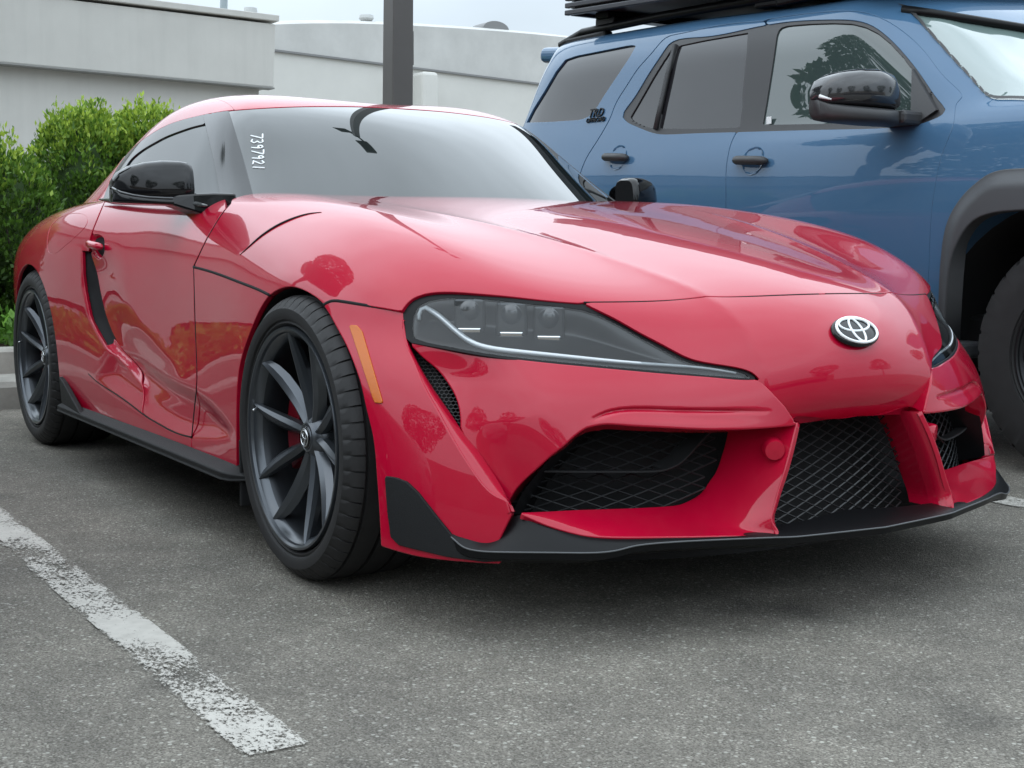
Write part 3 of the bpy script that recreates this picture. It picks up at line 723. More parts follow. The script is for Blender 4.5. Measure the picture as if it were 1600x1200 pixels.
rw = sdf_poly(np.stack([x2, w2], -1), [(-2.12,-1),(-2.12,.30),(-2.2,.37),(-2.86,.34),(-2.93,.25),(-2.93,-1)])*500
f_roof = np.minimum.reduce([np.where((x2 > -2.5), keep, (4.6-vcol)*100), -ditch-1.0, -rw])
P = fold(*largest(*clip(V2, N2, T2, np.minimum(f_roof, (x2+2.98)*500)))); panel('roof', join(P, mirror(*P)), MAT['red'], CAR)
P = fold(*clip(V2, N2, T2, np.minimum(f_roof, -(x2+2.985)*500))); panel('tailgate', join(P, mirror(*P)), MAT['red'], CAR)
f_rail = np.minimum.reduce([np.where((x2 > -2.5), keep, (4.6-vcol)*100), ditch-1.0, -rw])
P = fold(*clip(V2, N2, T2, f_rail)); panel('roof_rail', P, MAT['red'], CAR); panel('roof_rail', mirror(*P), MAT['red'], CAR)
P = clip(V2-N2*.003, N2, T2, rw); panel('rear_window', join(P, mirror(*P)), MAT['glass'], CAR)
P = clip(V2-N2*.02, N2, T2, np.ones(len(V2))); panel('cabin_liner', join(P, mirror(*P)), MAT['void'], CAR)
# ------------------------------------------------------------------ front bumper, grilles, splitter
V0, N0, T0 = S0
def on0(px, py, inset=0.0):
    """point where the sight line meets the nose surface pushed back by inset (metres along x)"""
    o = Vector(CAM)+Vector((inset, 0, 0)); h = B0.ray_cast(o, Vector(ray(px, py)))
    if h[0] is None: print('MISS0', px, py, inset); return np.array([.6, -.6, .3])
    return np.array(h[0])-np.array((inset, 0, 0))
def rail0(P, n=40):
    """P: (px, py, inset) triples"""
    return spline(np.array([on0(*p) for p in P]), n)
def noseX(w, z):
    h = B0.ray_cast(Vector((3, -max(abs(w), .004), z)), Vector((-1, 0, 0)))
    return h[0][0] if h[0] is not None else .93
def rails(Rs, nv=14, flip=False):
    G = np.stack([np.asarray(r) for r in Rs], 0)
    m = len(G)
    Q = np.stack([_even(G[:, j], nv) if m > 2 else G[0, j]+(G[1, j]-G[0, j])*np.linspace(0, 1, nv)[:, None] for j in range(G.shape[1])], 1)
    V = Q.reshape(-1, 3); F = grid_faces(Q.shape[0], Q.shape[1], flip)
    T = [(f[0], f[1], f[2]) for f in F]+[(f[0], f[2], f[3]) for f in F]
    return V, tri_normals(V, T), T
def face_cam(S):
    """orient a patch so that it faces the camera"""
    V, N, T = S
    c = np.asarray(V).mean(0); n = np.asarray(N).mean(0)
    if n@(CAM-c) < 0: return V, -np.asarray(N), [t[::-1] for t in T]
    return S
BUMPER_PARTS = []
# --- nose cap between the headlights
BEAK = [(1243,663),(1262,661),(1290,657),(1345,650)]
poly_cap = stack(curve(HOODLINE, 40), curve(HL_IN, 40), [(1176,601),(1188,618),(1214,648),(1236,670)], BEAK, [(1500,640),(1500,458)])
f_cap = np.minimum(sdf_poly(PX1, poly_cap)-G, np.where(V1[:, 0] > .5, 99, -99))
P = fold(*clip(V1, N1, T1, f_cap), depth=.006, r=.0012)
BUMPER_PARTS += [P, mirror(*P)]
# --- bumper between headlight, side inlet and lower intake
VENT_R = [(647,541),(668,560),(690,577),(710,599),(723,622),(730,648),(731,672)]
C_LEFT = [(731,672),(742,698),(764,733),(788,772),(799,801)]
DIAG = [(799,803),(815,769),(843,733),(862,711),(880,695),(897,679),(915,666.5)]
BLADE = [(915,666.5),(940,660.5),(972,661.5),(1030,665),(1116,668.5),(1200,666.5),(1243,663)]
c_ridge = stack([(1243,663),(1226,637),(1203,612),(1190,600)])
poly_c = stack(curve(HL_LOW, 60)[::-1], c_ridge[::-1][1:], curve(BLADE, 40)[::-1], curve(DIAG, 30)[::-1][1:], curve(C_LEFT, 20)[::-1][1:], curve(VENT_R, 30)[::-1][1:])
f_c = sdf_poly(PX0, poly_c)-.5
leftc = stack(curve(VENT_R, 30), curve(C_LEFT, 20)[1:])
def dist_line(P, L):
    d = np.full(len(P), 1e9)
    for a, b in zip(L[:-1], L[1:]):
        e = b-a; t = np.clip(((P-a)@e)/(e@e+1e-12), 0, 1); d = np.minimum(d, np.linalg.norm(P-a-t[:, None]*e, axis=1))
    return d
dl = dist_line(PX0, leftc)
ins = -0.045*(1-sst(dl, 0, 150))**1.5*sst(PX0[:, 1], 520, 600)
GROOVE = np.array([(928,655),(940,649),(955,644),(980,640.5),(1050,641.5),(1120,642.5),(1198,643)], float)
dg = dist_line(PX0, curve(GROOVE, 40))
bl = dist_line(PX0, curve(BLADE, 40))
endf = sst(PX0[:, 0], 1235, 1120)*sst(PX0[:, 0], 905, 945)
ins += -0.0075*np.exp(-(dg/2.8)**2)*endf
ins += 0.007*np.exp(-(bl/12.)**2)*sst(PX0[:, 0], 1245, 1100)*sst(PX0[:, 0], 900, 960)
Vc = V0+np.array([1.0, -.25, 0])*ins[:, None]
P = clip(Vc, tri_normals(Vc, T0), T0, f_c); P = fold(*P, depth=.05, r=.004, seg=3)
BUMPER_PARTS += [P, mirror(*P)]
# --- bumper side with wheel arch edge
RIDGE_L = [(628,500),(632,535),(645,565),(659,599),(682,642),(702,679),(724,716),(747,750),(768,772),(790,783)]
BOT = [(596,852),(645,866),(702,874),(758,878),(781,879)]
poly_a = stack(curve(SEAM, 30)[::-1], [(627,487)], curve(RIDGE_L, 50), [(797,804),(779,842)], [(781,879)], curve(BOT, 20)[::-1][1:], c_arch_f[::-1][:52])
k = [i for i, p in enumerate(c_arch_f) if p[0] > 505.5 and p[1] > 475]
poly_a = stack(curve(SEAM, 30)[::-1], [(627,487)], curve(RIDGE_L, 50), [(797,804),(779,842),(781,879)], curve(BOT, 20)[::-1][1:], c_arch_f[k][::-1])
f_a = sdf_poly(PX0, poly_a)-.6
P = fold(*clip(V0, N0, T0, f_a), depth=.03, r=.004, seg=3)
BUMPER_PARTS += [P, mirror(*P)]
# --- strip that steps from the side in to the inlet and the scoop below it
r1 = rail0([(p[0], p[1], 0.002) for p in RIDGE_L]+[(798,801,.002)], 50)
inner = [(633,512,.012),(640,538,.03),(650,560,.045),(666,589,.055),(688,623,.06),(712,658,.06),(729,684,.055),(746,704,.052),(768,736,.046),(790,773,.03),(800,800,.006)]
r2 = rail0(inner, 50)
rm = (r1*.5+r2*.5)+np.array([.004, -.002, .004])
P = face_cam(rails([r1, rm, r2], 8)); P = fold(*P, depth=.01, r=.002)
BUMPER_PARTS += [P, mirror(*P)]
# --- strut beside the centre grille, running out into the lower ledge
FRONT_E = [(1243.5,661,.005),(1235,697,-.001),(1225,735,-.004),(1215,768,-.004),(1208,795,-.006),(1206,818,-.010),(1213,835,-.016),(1160,836.5,-.014),(1087,837,-.012),(1010,838,-.008),(938,837.5,-.004),(895,831,0),(852,818,0),(817,802,.004)]
BACK_E = [(1139,672,.13),(1134,695,.13),(1128,715,.13),(1120,737,.13),(1110,752,.13),(1099,768,.128),(1085,779,.125),(1068,787,.12),(1048,791,.115),(1000,794,.10),(944,796,.085),(900,797.5,.065),(858,799.5,.04),(817,801,.008)]
MID_E = [(1205,668,.05),(1190,705,.055),(1178,740,.055),(1164,772,.055),(1152,797,.05),(1140,812,.045),(1122,818,.042),(1096,819,.045),(1060,820,.045),(1000,820,.04),(935,819,.03),(893,816,.022),(855,808,.014),(817,801.5,.006)]
def rail_raw(P, n): return spline(np.array([on0(*p) for p in P]), n)
def matched(P, n=70):
    Q = np.array([on0(*p) for p in P]); return _even(Q, n)
F_, Mi_, Bk_ = matched(FRONT_E), matched(MID_E), matched(BACK_E)
P = face_cam(rails([F_, Mi_, Bk_], 16)); P = fold(*P, depth=.012, r=.003)
BUMPER_PARTS += [P, mirror(*P)]
# inner flank of the strut towards the centre grille
e0 = matched([p for p in FRONT_E[:7]], 30)
e1 = e0+np.array([-.044, .028, .0]); em = (e0+e1)/2+np.array([.009, .006, .0])
P = rails([e0+np.array([0, -.001, 0]), em, e1], 8)
if np.asarray(P[1]).mean(0)[0] < 0: P = (P[0], -np.asarray(P[1]), [t[::-1] for t in P[2]])
BUMPER_PARTS += [P, mirror(*P)]
e2 = e1+np.array([-.07, .0, .0])*np.linspace(1, .8, 30)[:, None]; e2[:, 2] = np.maximum(e2[:, 2], .2)
P = rails([e1, e2], 8)
n = np.asarray(P[1]).mean(0)
if n[1] < 0: P = (P[0], -np.asarray(P[1]), [t[::-1] for t in P[2]])
BUMPER_PARTS += [P, mirror(*P)]
# beak underside
bx = np.array([on0(1243,664,.004), [.868,-.18,.425], [.873,-.09,.42], [.875,0,.42]])
b1 = spline(bx, 24); b2 = b1+np.array([-.12, 0, -.012])
P = rails([b1, b2], 6)
if np.asarray(P[1]).mean(0)[2] > 0: P = (P[0], -np.asarray(P[1]), [t[::-1] for t in P[2]])
BUMPER_PARTS += [P, mirror(*P)]
BUMPER = panel('front_bumper', join(*BUMPER_PARTS), MAT['red'], CAR)
# --- parking sensors on the struts
for px, py, ins_ in ((1210, 703, .012),):
    c = on0(px, py, ins_); axis = Vector((.86, -.5, -.08)).normalized()
    for s in (1, -1):
        mb = MB()
        cc = Vector((c[0], c[1]*s, c[2])); ax = Vector((axis.x, axis.y*s, axis.z))
        prof = [(-.02, .0225), (0.0, .0215), (.006, .0195), (.0075, .0165), (.006, .0145), (.006, .0135), (.007, .012), (.007, 0.0005)]
        mb.tube([cc+ax*t for t, _ in prof], [r for _, r in prof], 24)
        mb.build('parking_sensor', MAT['red'], BUMPER, angle=50)
# --- black canard on the bumper side
CANARD = [(605,745),(622,748),(637,754),(654,770),(682,806),(707,837),(722,851),(753,860),(800,862),(800,874),(758,876),(700,868),(645,855),(626,850),(614,838),(609,800)]
f_k = sdf_poly(PX0, np.array(CANARD, float))
Vk = V0+N0*.007
P = fold(*clip(Vk, N0, T0, f_k), depth=.014, r=.002, seg=2)
panel('front_winglet', P, MAT['matte_black'], BUMPER); panel('front_winglet', mirror(*P), MAT['matte_black'], BUMPER)
# --- splitter
OUT_E = [(700,834,-.004),(712,845,-.014),(726,855,-.022),(753,860.5,-.03),(800,862,-.034),(860,862.5,-.036),(905,863,-.036),(941,862,-.034),(970,857.5,-.03),(1001,850.5,-.026),(1060,845.5,-.026),(1120,842.5,-.026),(1214,838.8,-.026),(1262,836,-.026)]
IN_E = [(702,830,.01),(722,834,.015),(745,836,.02),(775,838,.03),(795,815,.03),(815,805,.02),(838,813,.012),(860,822,.01),(890,831.5,.008),(938,839,.006),(1000,838.5,.006),(1087,838,.004),(1205,822,.03),(1262,812,.05)]
o1 = [on0(*p) for p in OUT_E]; i1 = [on0(*p) for p in IN_E]
zc = o1[-1][2]
o1.append(np.array([.958, 0, zc-.001])); i1.append(np.array([.84, 0, i1[-1][2]+.002]))
o1 = _even(np.array(o1), 110); i1 = _even(np.array(i1), 110)
m1 = i1*.35+o1*.65+np.array([0, 0, .002])
o2 = o1+np.array([-.004, 0, -.016]); o3 = o1+np.array([-.10, .02, -.045]); o3[:, 1] = np.minimum(o3[:, 1], 0)
P = rails([i1, m1, o1], 10)
if np.asarray(P[1]).mean(0)[2] < 0: P = (P[0], -np.asarray(P[1]), [t[::-1] for t in P[2]])
Pe = face_cam(rails([o1+np.array([.0015, 0, -.0005]), o2], 3)); Pu = face_cam(rails([o2, o3], 4))
panel('splitter', join(P, mirror(*P), Pe, mirror(*Pe), Pu, mirror(*Pu)), MAT['satin_black'], BUMPER)
# thin paler grey line along the splitter lip
mb = MB(); mb.tube([Vector(p)+Vector((.0015, 0, -.001)) for p in o1[:-1]]+[Vector(p*np.array([1, -1, 1]))+Vector((.0015, 0, -.001)) for p in o1[::-1]], .0018, 6)
mb.build('splitter_edge', simple('pale_grey_edge', (.09, .095, .10), .4), BUMPER, smooth=True)
# --- dark duct walls behind the openings
Vd = V0+np.array([-.19, 0, 0])
P = clip(Vd, N0, T0, np.minimum.reduce([(V0[:, 2]-.12)*500, (.46-V0[:, 2])*500, (.74+V0[:, 1])*500])); panel('intake_liner', join(P, mirror(*P)), MAT['void'], BUMPER)
def wall(A, B_, name='intake_wall', mat='satin_black'):
    return face_cam(rails([A, B_], 5))
dA = matched([(p[0]+2, p[1], .03) for p in DIAG], 30); dB = matched([(p[0]+30, p[1], .17) for p in DIAG], 30)
tA = matched([(p[0], p[1]-1, .03) for p in BLADE], 30); tB = tA+np.array([-.15, .02, -.005])
W = [wall(dA, dB), wall(tA, tB)]
for q in W+[mirror(*q) for q in W]: panel('intake_wall', q, MAT['satin_black'], BUMPER)
# --- mesh grilles: crossing zig-zag wires
def lattice(name, inside, w0, w1, z0, z1, dw, dz, inset, r, mat, parent, sgn, bow=0.0, sub=False):
    mb = MB(); nw = int((w1-w0)/dw)+2; nz_ = int((z1-z0)/dz)+2
    for kz in range(nz_):
        for s in (1, -1):
            run = []
            for i in range(nw*2):
                w = w0+i*dw/2; z = z0+kz*dz+s*dz/2*(1 if i % 2 else 0)
                ok = inside(w, z)
                if ok: run.append((noseX(w, z)-inset, sgn*w, z))
                if (not ok or i == nw*2-1):
                    if len(run) > 1: mb.tube(run, r, 4, caps=False)
                    run = []
    return mb.build(name, mat, parent, smooth=False)
OPEN = stack(curve(BLADE, 20), [(1135,690),(1120,740),(1100,770),(1060,793),(817,803)], curve(DIAG, 20))
opx = sdf_poly
def in_fog(w, z):
    p = np.array([[noseX(w, z)-.115, -w, z]]); q = topx(p)
    return sdf_poly(q, OPEN)[0] > (-70 if w > .5 else -12 if w > .42 else 2)
for sgn in (-1, 1):
    lattice('intake_mesh', in_fog, .29, .80, .2, .44, .058, .0225, .115, .0019, MAT['mesh'], BUMPER, sgn)
in_mid = lambda w, z: abs(w) <= .25 and .195 <= z <= .425
mb = MB()
for kz in range(12):
    for s in (1, -1):
        run = []
        for i in range(-9, 10):
            w = i*.0238; z = .195+kz*.0215+s*.01075*(1 if i % 2 else 0)
            if abs(w) <= .216 and z < .43: run.append((noseX(w, z)-.10, w, z))
        if len(run) > 1: mb.tube(run, .0021, 4, caps=False)
mb.build('grille_mesh', MAT['mesh'], BUMPER)
# shroud edge inside the lower intake
SH = [(838,734.5,.075),(900,735.5,.078),(960,735.5,.08),(1020,735,.082),(1045,731,.084),(1062,723,.086),(1078,708,.088),(1094,690,.09),(1112,671,.092)]
s1 = matched(SH, 40); s2 = matched([(p[0]-(2 if i < 4 else 26), p[1]-(2 if i < 4 else 6), p[2]+.03) for i, p in enumerate(SH)], 40)
P = face_cam(rails([s1, s2], 4)); P = fold(*P, depth=.004, r=.0015)
panel('intake_shroud', P, MAT['matte_black'], BUMPER); panel('intake_shroud', mirror(*P), MAT['matte_black'], BUMPER)
# --- honeycomb of the side inlet
hexm = MB(); VP = stack(curve(VENT_R, 20), [(727,680)], [(713,662),(687,625),(665,591),(648,560)])
for i in range(-2, 40):
    for j in range(0, 30):
        px = 640+i*7.2+(j % 2)*3.6; py = 535+j*5.6
        if sdf_poly(np.array([[px, py]]), VP)[0] < -3: continue
        ring = []
        for k in range(6):
            a = math.pi/3*k+math.pi/6
            ring.append(on0(px+4.1*math.cos(a), py+3.6*math.sin(a), .078))
        ring.append(ring[0])
        hexm.tube(ring, .0011, 4, caps=False)
for sgn in (1, -1):
    m2 = MB(); m2.V = [(x, y*sgn, z) for x, y, z in hexm.V]; m2.F = hexm.F; m2.m = hexm.m
    m2.build('inlet_mesh', MAT['mesh'], BUMPER)
f_v = sdf_poly(PX0, VP)+14
P = clip(V0+np.array([-.092, 0, 0]), N0, T0, f_v); panel('inlet_liner', P, MAT['void'], BUMPER); panel('inlet_liner', mirror(*P), MAT['void'], BUMPER)
# --- amber side marker
AMB = [(547,509),(558,509.5),(566,519),(598,629.5),(587,628.5),(584,622)]
P = clip(V0+N0*.003, N0, T0, sdf_poly(PX0, np.array(AMB, float))); P = fold(*P, depth=.006, r=.0015)
panel('side_marker', P, MAT['amber'], BUMPER); panel('side_marker', mirror(*P), MAT['amber'], BUMPER)
# --- emblem
def emblem(center, n, up, rad, aspect, parent, y=1):
    n = Vector(n).normalized(); up = (Vector(up)-n*Vector(up).dot(n)).normalized(); rt = up.cross(n)
    C = Vector(center)
    def P(a, b, h): return C+rt*a*rad+up*b*rad*aspect+n*h
    mb = MB(); K = 48
    rings = [(1.10, -.004), (1.10, .002), (1.04, .0045), (.7, .006), (.3, .0066)]
    V = [P(r*math.cos(2*math.pi*k/K), r*math.sin(2*math.pi*k/K), h) for r, h in rings for k in range(K)]
    F = grid_faces(len(rings), K, closed=True)+[tuple(range((len(rings)-1)*K, len(rings)*K))]
    mb.add(V, F); o = mb.build('emblem', MAT['gloss_black'], parent, smooth=True)
    w = MB()
    def ell(cx, cy, a, b, r):
        pts = [P(cx+a*math.cos(t), cy+b*math.sin(t), .0068) for t in [2*math.pi*k/40 for k in range(41)]]
        w.tube(pts, r, 6, caps=False)
    ell(0, 0, .96, .96, .0032); ell(0, .33, .58, .56, .0024) if False else None
    ell(0, .40, .74, .48, .0028); ell(0, -.02, .27, .88, .0028)
    w.build('emblem_rings', MAT['white'] if False else MAT['silver_w'], o, smooth=True)
    return o
MAT['silver_w'] = simple('bright_emblem_rings', (.86, .89, .9), .3)
h = B1.ray_cast(Vector(CAM), Vector(ray(1335, 519)))
if h[0] is None: h = (Vector((.857, 0, .595)), Vector((.8, 0, .6)))
nE = Vector((.74, 0, .67))
emblem((h[0][0]+.002, 0, h[0][2]+.001), nE, (0, 0, 1), .058, .6, BUMPER)
# --- headlights
HLI_TOP = [(645,512),(648,492),(656,479),(670,471),(690,467),(720,465.5),(760,467.5),(825,474),(880,479.5),(912,484)]
HL_INI = [(912,484),(940,494),(970,509),(1005,529),(1040,548),(1072,564),(1100,571),(1135,576),(1160,582),(1178,592)]
HL_LOWI = [(1178,592.5),(1125,588.5),(1050,582),(950,573),(875,566),(800,558),(750,551),(700,541.5),(665,534.5),(648,528)]
poly_ho = stack(curve(HL_TOP, 50), curve(HL_IN, 40)[1:] if False else curve(HL_IN, 40), )
poly_ho = stack(curve(HL_TOP, 50)[::-1], curve(HL_IN, 40)[1:], curve(HL_LOW, 60), curve(HL_OUT, 20)[1:])
poly_hi = stack(curve(HLI_TOP, 50), curve(HL_INI, 40)[1:], curve(HL_LOWI, 60), [(645,512)])
fo = sdf_poly(PX0, poly_ho); fi = sdf_poly(PX0, poly_hi)
HLS = []
for s in (1, -1):
    mir = (lambda q: q) if s == 1 else (lambda q: mirror(*q))
    base = V0+np.array([-.004, 0, 0])
    P = clip(base, N0, T0, np.minimum(fo-.3, -fi)); P = fold(*P, depth=.01, r=.001)
    hl = panel('headlight', mir(P), MAT['satin_black'], CAR)
    P = clip(V0+np.array([-.005, 0, 0]), N0, T0, fi+1.0); panel('lens', mir(P), MAT['lens'], hl)
    dep = .012+.034*sst(fi, 0, 48)
    Vh = V0-np.array([1., -.25, 0])*dep[:, None]
    P = clip(Vh, tri_normals(Vh, T0), T0, fi+1.5); panel('housing', mir(P), MAT['housing'], hl)
    LED = [(655,500,.014),(656,487,.014),(662,480.5,.014),(671,484,.014),(682,491,.014),(706,511.5,.014),(732,532,.014),(751,540.5,.013),(807,549.5,.012),(882,557,.011),(995,567.5,.010),(1107,576,.010),(1150,583,.009)]
    pts = [on0(*p)*np.array([1, s, 1]) for p in LED]; pts = spline(np.array(pts), 60)
    rr = list(np.interp(np.linspace(0, 1, 60), [0, .1, .3, .7, 1], [.004, .006, .006, .004, .002]))
    mb = MB(); mb.tube([tuple(p) for p in pts], rr, 8); mb.build('light_guide', MAT['ledstrip'], hl, smooth=True)
    for (px, py) in ((735, 494), (800, 500), (858, 506)):
        c = Vector(on0(px, py, .046)*np.array([1, s, 1])); ax = Vector((.8, -.6*s, .05)).normalized(); rt = Vector((0, 0, 1)).cross(ax).normalized(); upv = ax.cross(rt)
        rot3 = Matrix((ax, rt, upv)).transposed()
        mb = MB(); mb.box(c, (.03, .066, .074), rot3); mo_ = mb.build('projector_frame', MAT['frame_grey'] if 'frame_grey' in MAT else MAT.setdefault('frame_grey', simple('smoked_chrome', (.06, .064, .068), .2, metal=.5)), hl, bevel=.006)
        mb = MB(); prof = [(.010, .021), (.017, .0215), (.018, .019), (.0205, .0165), (.0225, .011), (.0232, .003)]
        mb.tube([c+ax*t+upv*.012 for t, _ in prof], [r for _, r in prof], 20)
        mb.build('projector', MAT['projector'] if 'projector' in MAT else MAT.setdefault('projector', simple('projector_glass', (.05, .053, .057), .06, coat=1)), hl, angle=40)
        mb = MB(); mb.box(c+ax*.012-upv*.03, (.012, .05, .012), rot3); mb.build('reflector', MAT['chrome'], hl, bevel=.003)
    HLS.append(hl)

# --- black tubes laid along the shut lines to stand in for gap shade
def shade_line(P, B, r, name='gap_shade', sink=.0015):
    L3 = [B.ray_cast(Vector(CAM), Vector(ray(*p))) for p in curve(P, 50)]
    pts = [np.array(h[0])-np.array(h[1] if Vector(h[1]).dot(Vector(CAM)-h[0]) > 0 else -h[1])*sink for h in L3 if h[0] is not None]
    for s in (1, -1):
        mb = MB(); mb.tube([(p[0], p[1]*s, p[2]) for p in pts], r, 6); mb.build(name, MAT['void'], CAR, smooth=True)
shade_line(SEAM, B0, .0042); shade_line(GAPLINE, B1, .0042); shade_line(HOODLINE, B1, .0022, sink=.001); shade_line(DOORF_UP, B1, .0012, sink=.0006); shade_line(DOORF_LOW, B1, .0016, sink=.001)
shade_line(DOOR_BOT[:9], B1, .0022, sink=.001)
# dark accent line on the hood beside the fender crest
ACC = [(502,332),(482,334.5),(455,343),(430,355),(405,372),(388,387),(375,398.5)]
L3 = spline(np.array([on_(B1, p) for p in ACC]) if False else np.array([hit(B1, *p) for p in ACC]), 40)
for s in (1, -1):
    mb = MB(); mb.tube([(p[0], p[1]*s, p[2]+.0005) for p in L3], [.001+.0028*math.sin(math.pi*k/39) for k in range(40)], 6); mb.build('hood_accent', MAT['satin_black'], CAR, smooth=True)
# ------------------------------------------------------------------ wheels (axle along y, outboard = -y in the wheel's own frame)
def revolve(prof, n, y_sign=1):
    """prof: (radius, y); spun about the y axis"""
    V = []; m = len(prof)
    for k in range(n):
        a = 2*math.pi*k/n; c, s = math.cos(a), math.sin(a)
        V += [(r*c, y, r*s) for r, y in prof]
    F = []
    for k in range(n):
        k2 = (k+1) % n
        for i in range(m-1): F.append((k*m+i, k2*m+i, k2*m+i+1, k*m+i+1))
    return V, F
def me_from(name, V, F, mat, smooth=True, deg=None):
    me = bpy.data.meshes.new(name); me.from_pydata([tuple(map(float, v)) for v in V], [], F); me.materials.append(mat)
    bm = bmesh.new(); bm.from_mesh(me); bmesh.ops.recalc_face_normals(bm, faces=bm.faces)
    for f in bm.faces: f.smooth = smooth
    if deg:
        for e in bm.edges:
            if len(e.link_faces) == 2: e.smooth = e.calc_face_angle(0) < R(deg)
    bm.to_mesh(me); bm.free(); return me
def tyre_mesh(name, Ro, width, rim_r, nblk, mat, chunky=False):
    """rounded section with circumferential grooves and cross-cut shoulder blocks"""
    h = width/2; prof = []
    prof += [(rim_r-.004, -h+.030), (rim_r+.002, -h+.018), (rim_r+.010, -h+.008), (rim_r+.016, -h+.010), (rim_r+.018, -h+.004)]
    mid = (rim_r+Ro)/2
    prof += [(mid-.012, -h), (mid+.006, -h+.001), (Ro-.024, -h+.008), (Ro-.014, -h+.016), (Ro-.007, -h+.026)]
    tread = []
    gw = .007
    xs = [-h+.036]
    for g in (-.36, -.13, .13, .36):
        c = g*width*.92
        tread += [(Ro-.0045+.0045*(1-abs(c/h)**2), c-gw/2-.001), (Ro-.010, c-gw/2), (Ro-.010, c+gw/2), (Ro-.0045+.0045*(1-abs(c/h)**2), c+gw/2+.001)]
    prof += [(Ro-.0035, -h+.034)]+tread+[(Ro-.0035, h-.034)]
    prof += [(Ro-.007, h-.026), (Ro-.014, h-.016), (Ro-.024, h-.008), (mid, h), (rim_r+.015, h-.006), (rim_r-.004, h-.03)]
    n = nblk*6; V = []; m = len(prof)
    sh = {8: .6, 9: 1, 10: 1, 11: .9, m-7: .9, m-8: 1, m-9: 1, 7: .25, 6: 0}
    for k in range(n):
        fr = (0, .03, .10, .13, .42, .72) if not chunky else (0, .05, .2, .25, .5, .75)
        a = 2*math.pi*(k//6+fr[k % 6])/nblk
        for i, (r, y) in enumerate(prof):
            ph = k % 6
            d = 0
            if ph in (1, 2) and i in sh: d = (.006 if not chunky else .011)*sh[i]
            V.append(((r-d)*math.cos(a), y, (r-d)*math.sin(a)))
    F = []
    for k in range(n):
        k2 = (k+1) % n
        for i in range(m-1): F.append((k*m+i, k2*m+i, k2*m+i+1, k*m+i+1))
    return me_from(name, V, F, mat, True, 38)
def rim_profile(lip=.2555, w=.235):
    return [(lip-.020, w), (lip-.004, w-.002), (lip-.004, w-.012), (lip-.03, w-.03), (lip-.034, .08), (lip-.030, .045), (lip-.026, .028), (lip-.017, .014), (lip-.012, .010), (lip-.010, .003), (lip-.005, -.001), (lip, -.001), (lip+.002, .004), (lip+.001, .012), (lip-.012, .02), (lip-.028, .05), (lip-.028, w-.03), (lip, w-.01)]
def spoke_mesh(s=1):
    """one faceted blade: ridge running to a pointed tip at the rim, broad lit flank on one side, undercut flank on the other; along +z"""
    # z, depth of ridge, ridge offset, left half width, right half width, thickness
    st = [(.030, .050, .000, .011, .011, .030), (.055, .048, .001, .011, .012, .036), (.090, .043, .003, .0125, .0165, .040), (.130, .035, .004, .012, .021, .038), (.170, .026, .003, .0105, .023, .034), (.205, .017, .000, .0085, .021, .028), (.228, .0115, -.003, .006, .016, .022), (.243, .0085, -.006, .004, .011, .018)]
    V = []
    for z, d, o, l, r_, th in st:
        l *= 1.1; r_ *= 1.2
        V += [(s*(o-l), d+th*.55, z), (s*(o-l*.8), d+th*.22, z), (s*(o-.0012), d, z), (s*(o+.0012), d, z), (s*(o+r_*.55), d+th*.20, z), (s*(o+r_), d+th*.62, z), (s*(o+r_*.5), d+th, z), (s*(o-l*.5), d+th, z)]
    n = 8; F = []
    for i in range(len(st)-1):
        for k in range(n): F.append((i*n+k, i*n+(k+1) % n, (i+1)*n+(k+1) % n, (i+1)*n+k))
    F.append(tuple(range(n))); F.append(tuple(range((len(st)-1)*n, len(st)*n)))
    return me_from('spoke', V, F, MAT['rim'], True, 16)
ME_RIM = me_from('wheel', *revolve(rim_profile(), 96), MAT['barrel'], True, 30)
ME_RIM.materials.append(MAT['rim'])
for p_ in ME_RIM.polygons:
    c_ = p_.center
    if math.hypot(c_.x, c_.z) > .232 and c_.y < .03: p_.material_index = 1
ME_SP, ME_SP2 = spoke_mesh(1), spoke_mesh(-1)
ME_TY_F = tyre_mesh('tyre', .3305, .258, .2555, 58, MAT['rubber'])
ME_TY_R = tyre_mesh('tyre', .3375, .28, .2555, 58, MAT['rubber'])
hubp = [(.0005, .038), (.020, .039), (.027, .041), (.0285, .044), (.030, .042), (.034, .043), (.0375, .048), (.042, .052), (.052, .06), (.058, .075), (.06, .10)]
ME_HUB = me_from('hub', *revolve(hubp, 40), MAT['rim'], True, 35)
ME_CAP = me_from('centre_cap', *revolve([(.0005, .0375), (.022, .0385), (.0265, .041), (.027, .045)], 40), MAT['gloss_black'], True)
def cap_logo():
    mb = MB()
    for (cz, a, b) in ((0, .020, .020), (.007, .015, .009), (-.0005, .0055, .0185)):
        mb.tube([(a*math.cos(t), .0375, cz+b*math.sin(t)) for t in [2*math.pi*k/32 for k in range(33)]], .0014, 5, caps=False)
    return me_from('cap_emblem', mb.V, mb.F, MAT['chrome'])
ME_LOGO = cap_logo()
dp = [(.06, .10), (.075, .092), (.10, .092), (.168, .092), (.170, .095), (.170, .117), (.168, .12), (.06, .12)]
ME_DISC = me_from('brake_disc', *revolve(dp, 72), MAT['steel'], True, 30)
def cal():
    V = []; F = []; n = 12
    for k in range(n+1):
        a = R(150)+R(62)*k/n
        for r, y in ((.118, .075), (.178, .072), (.186, .08), (.186, .135), (.118, .135)): V.append((r*math.cos(a), y, r*math.sin(a)))
    for k in range(n):
        for i in range(5): F.append((k*5+i, k*5+(i+1) % 5, (k+1)*5+(i+1) % 5, (k+1)*5+i))
    F += [tuple(range(5)), tuple(range(n*5, n*5+5))]
    return me_from('brake_caliper', V, F, MAT['caliper'], True, 30)
ME_CAL = cal()
mbv = MB(); mbv.tube([(-.205, .012, .1), (-.198, .004, .096), (-.192, -.004, .093)], [.0035, .003, .0028], 8)
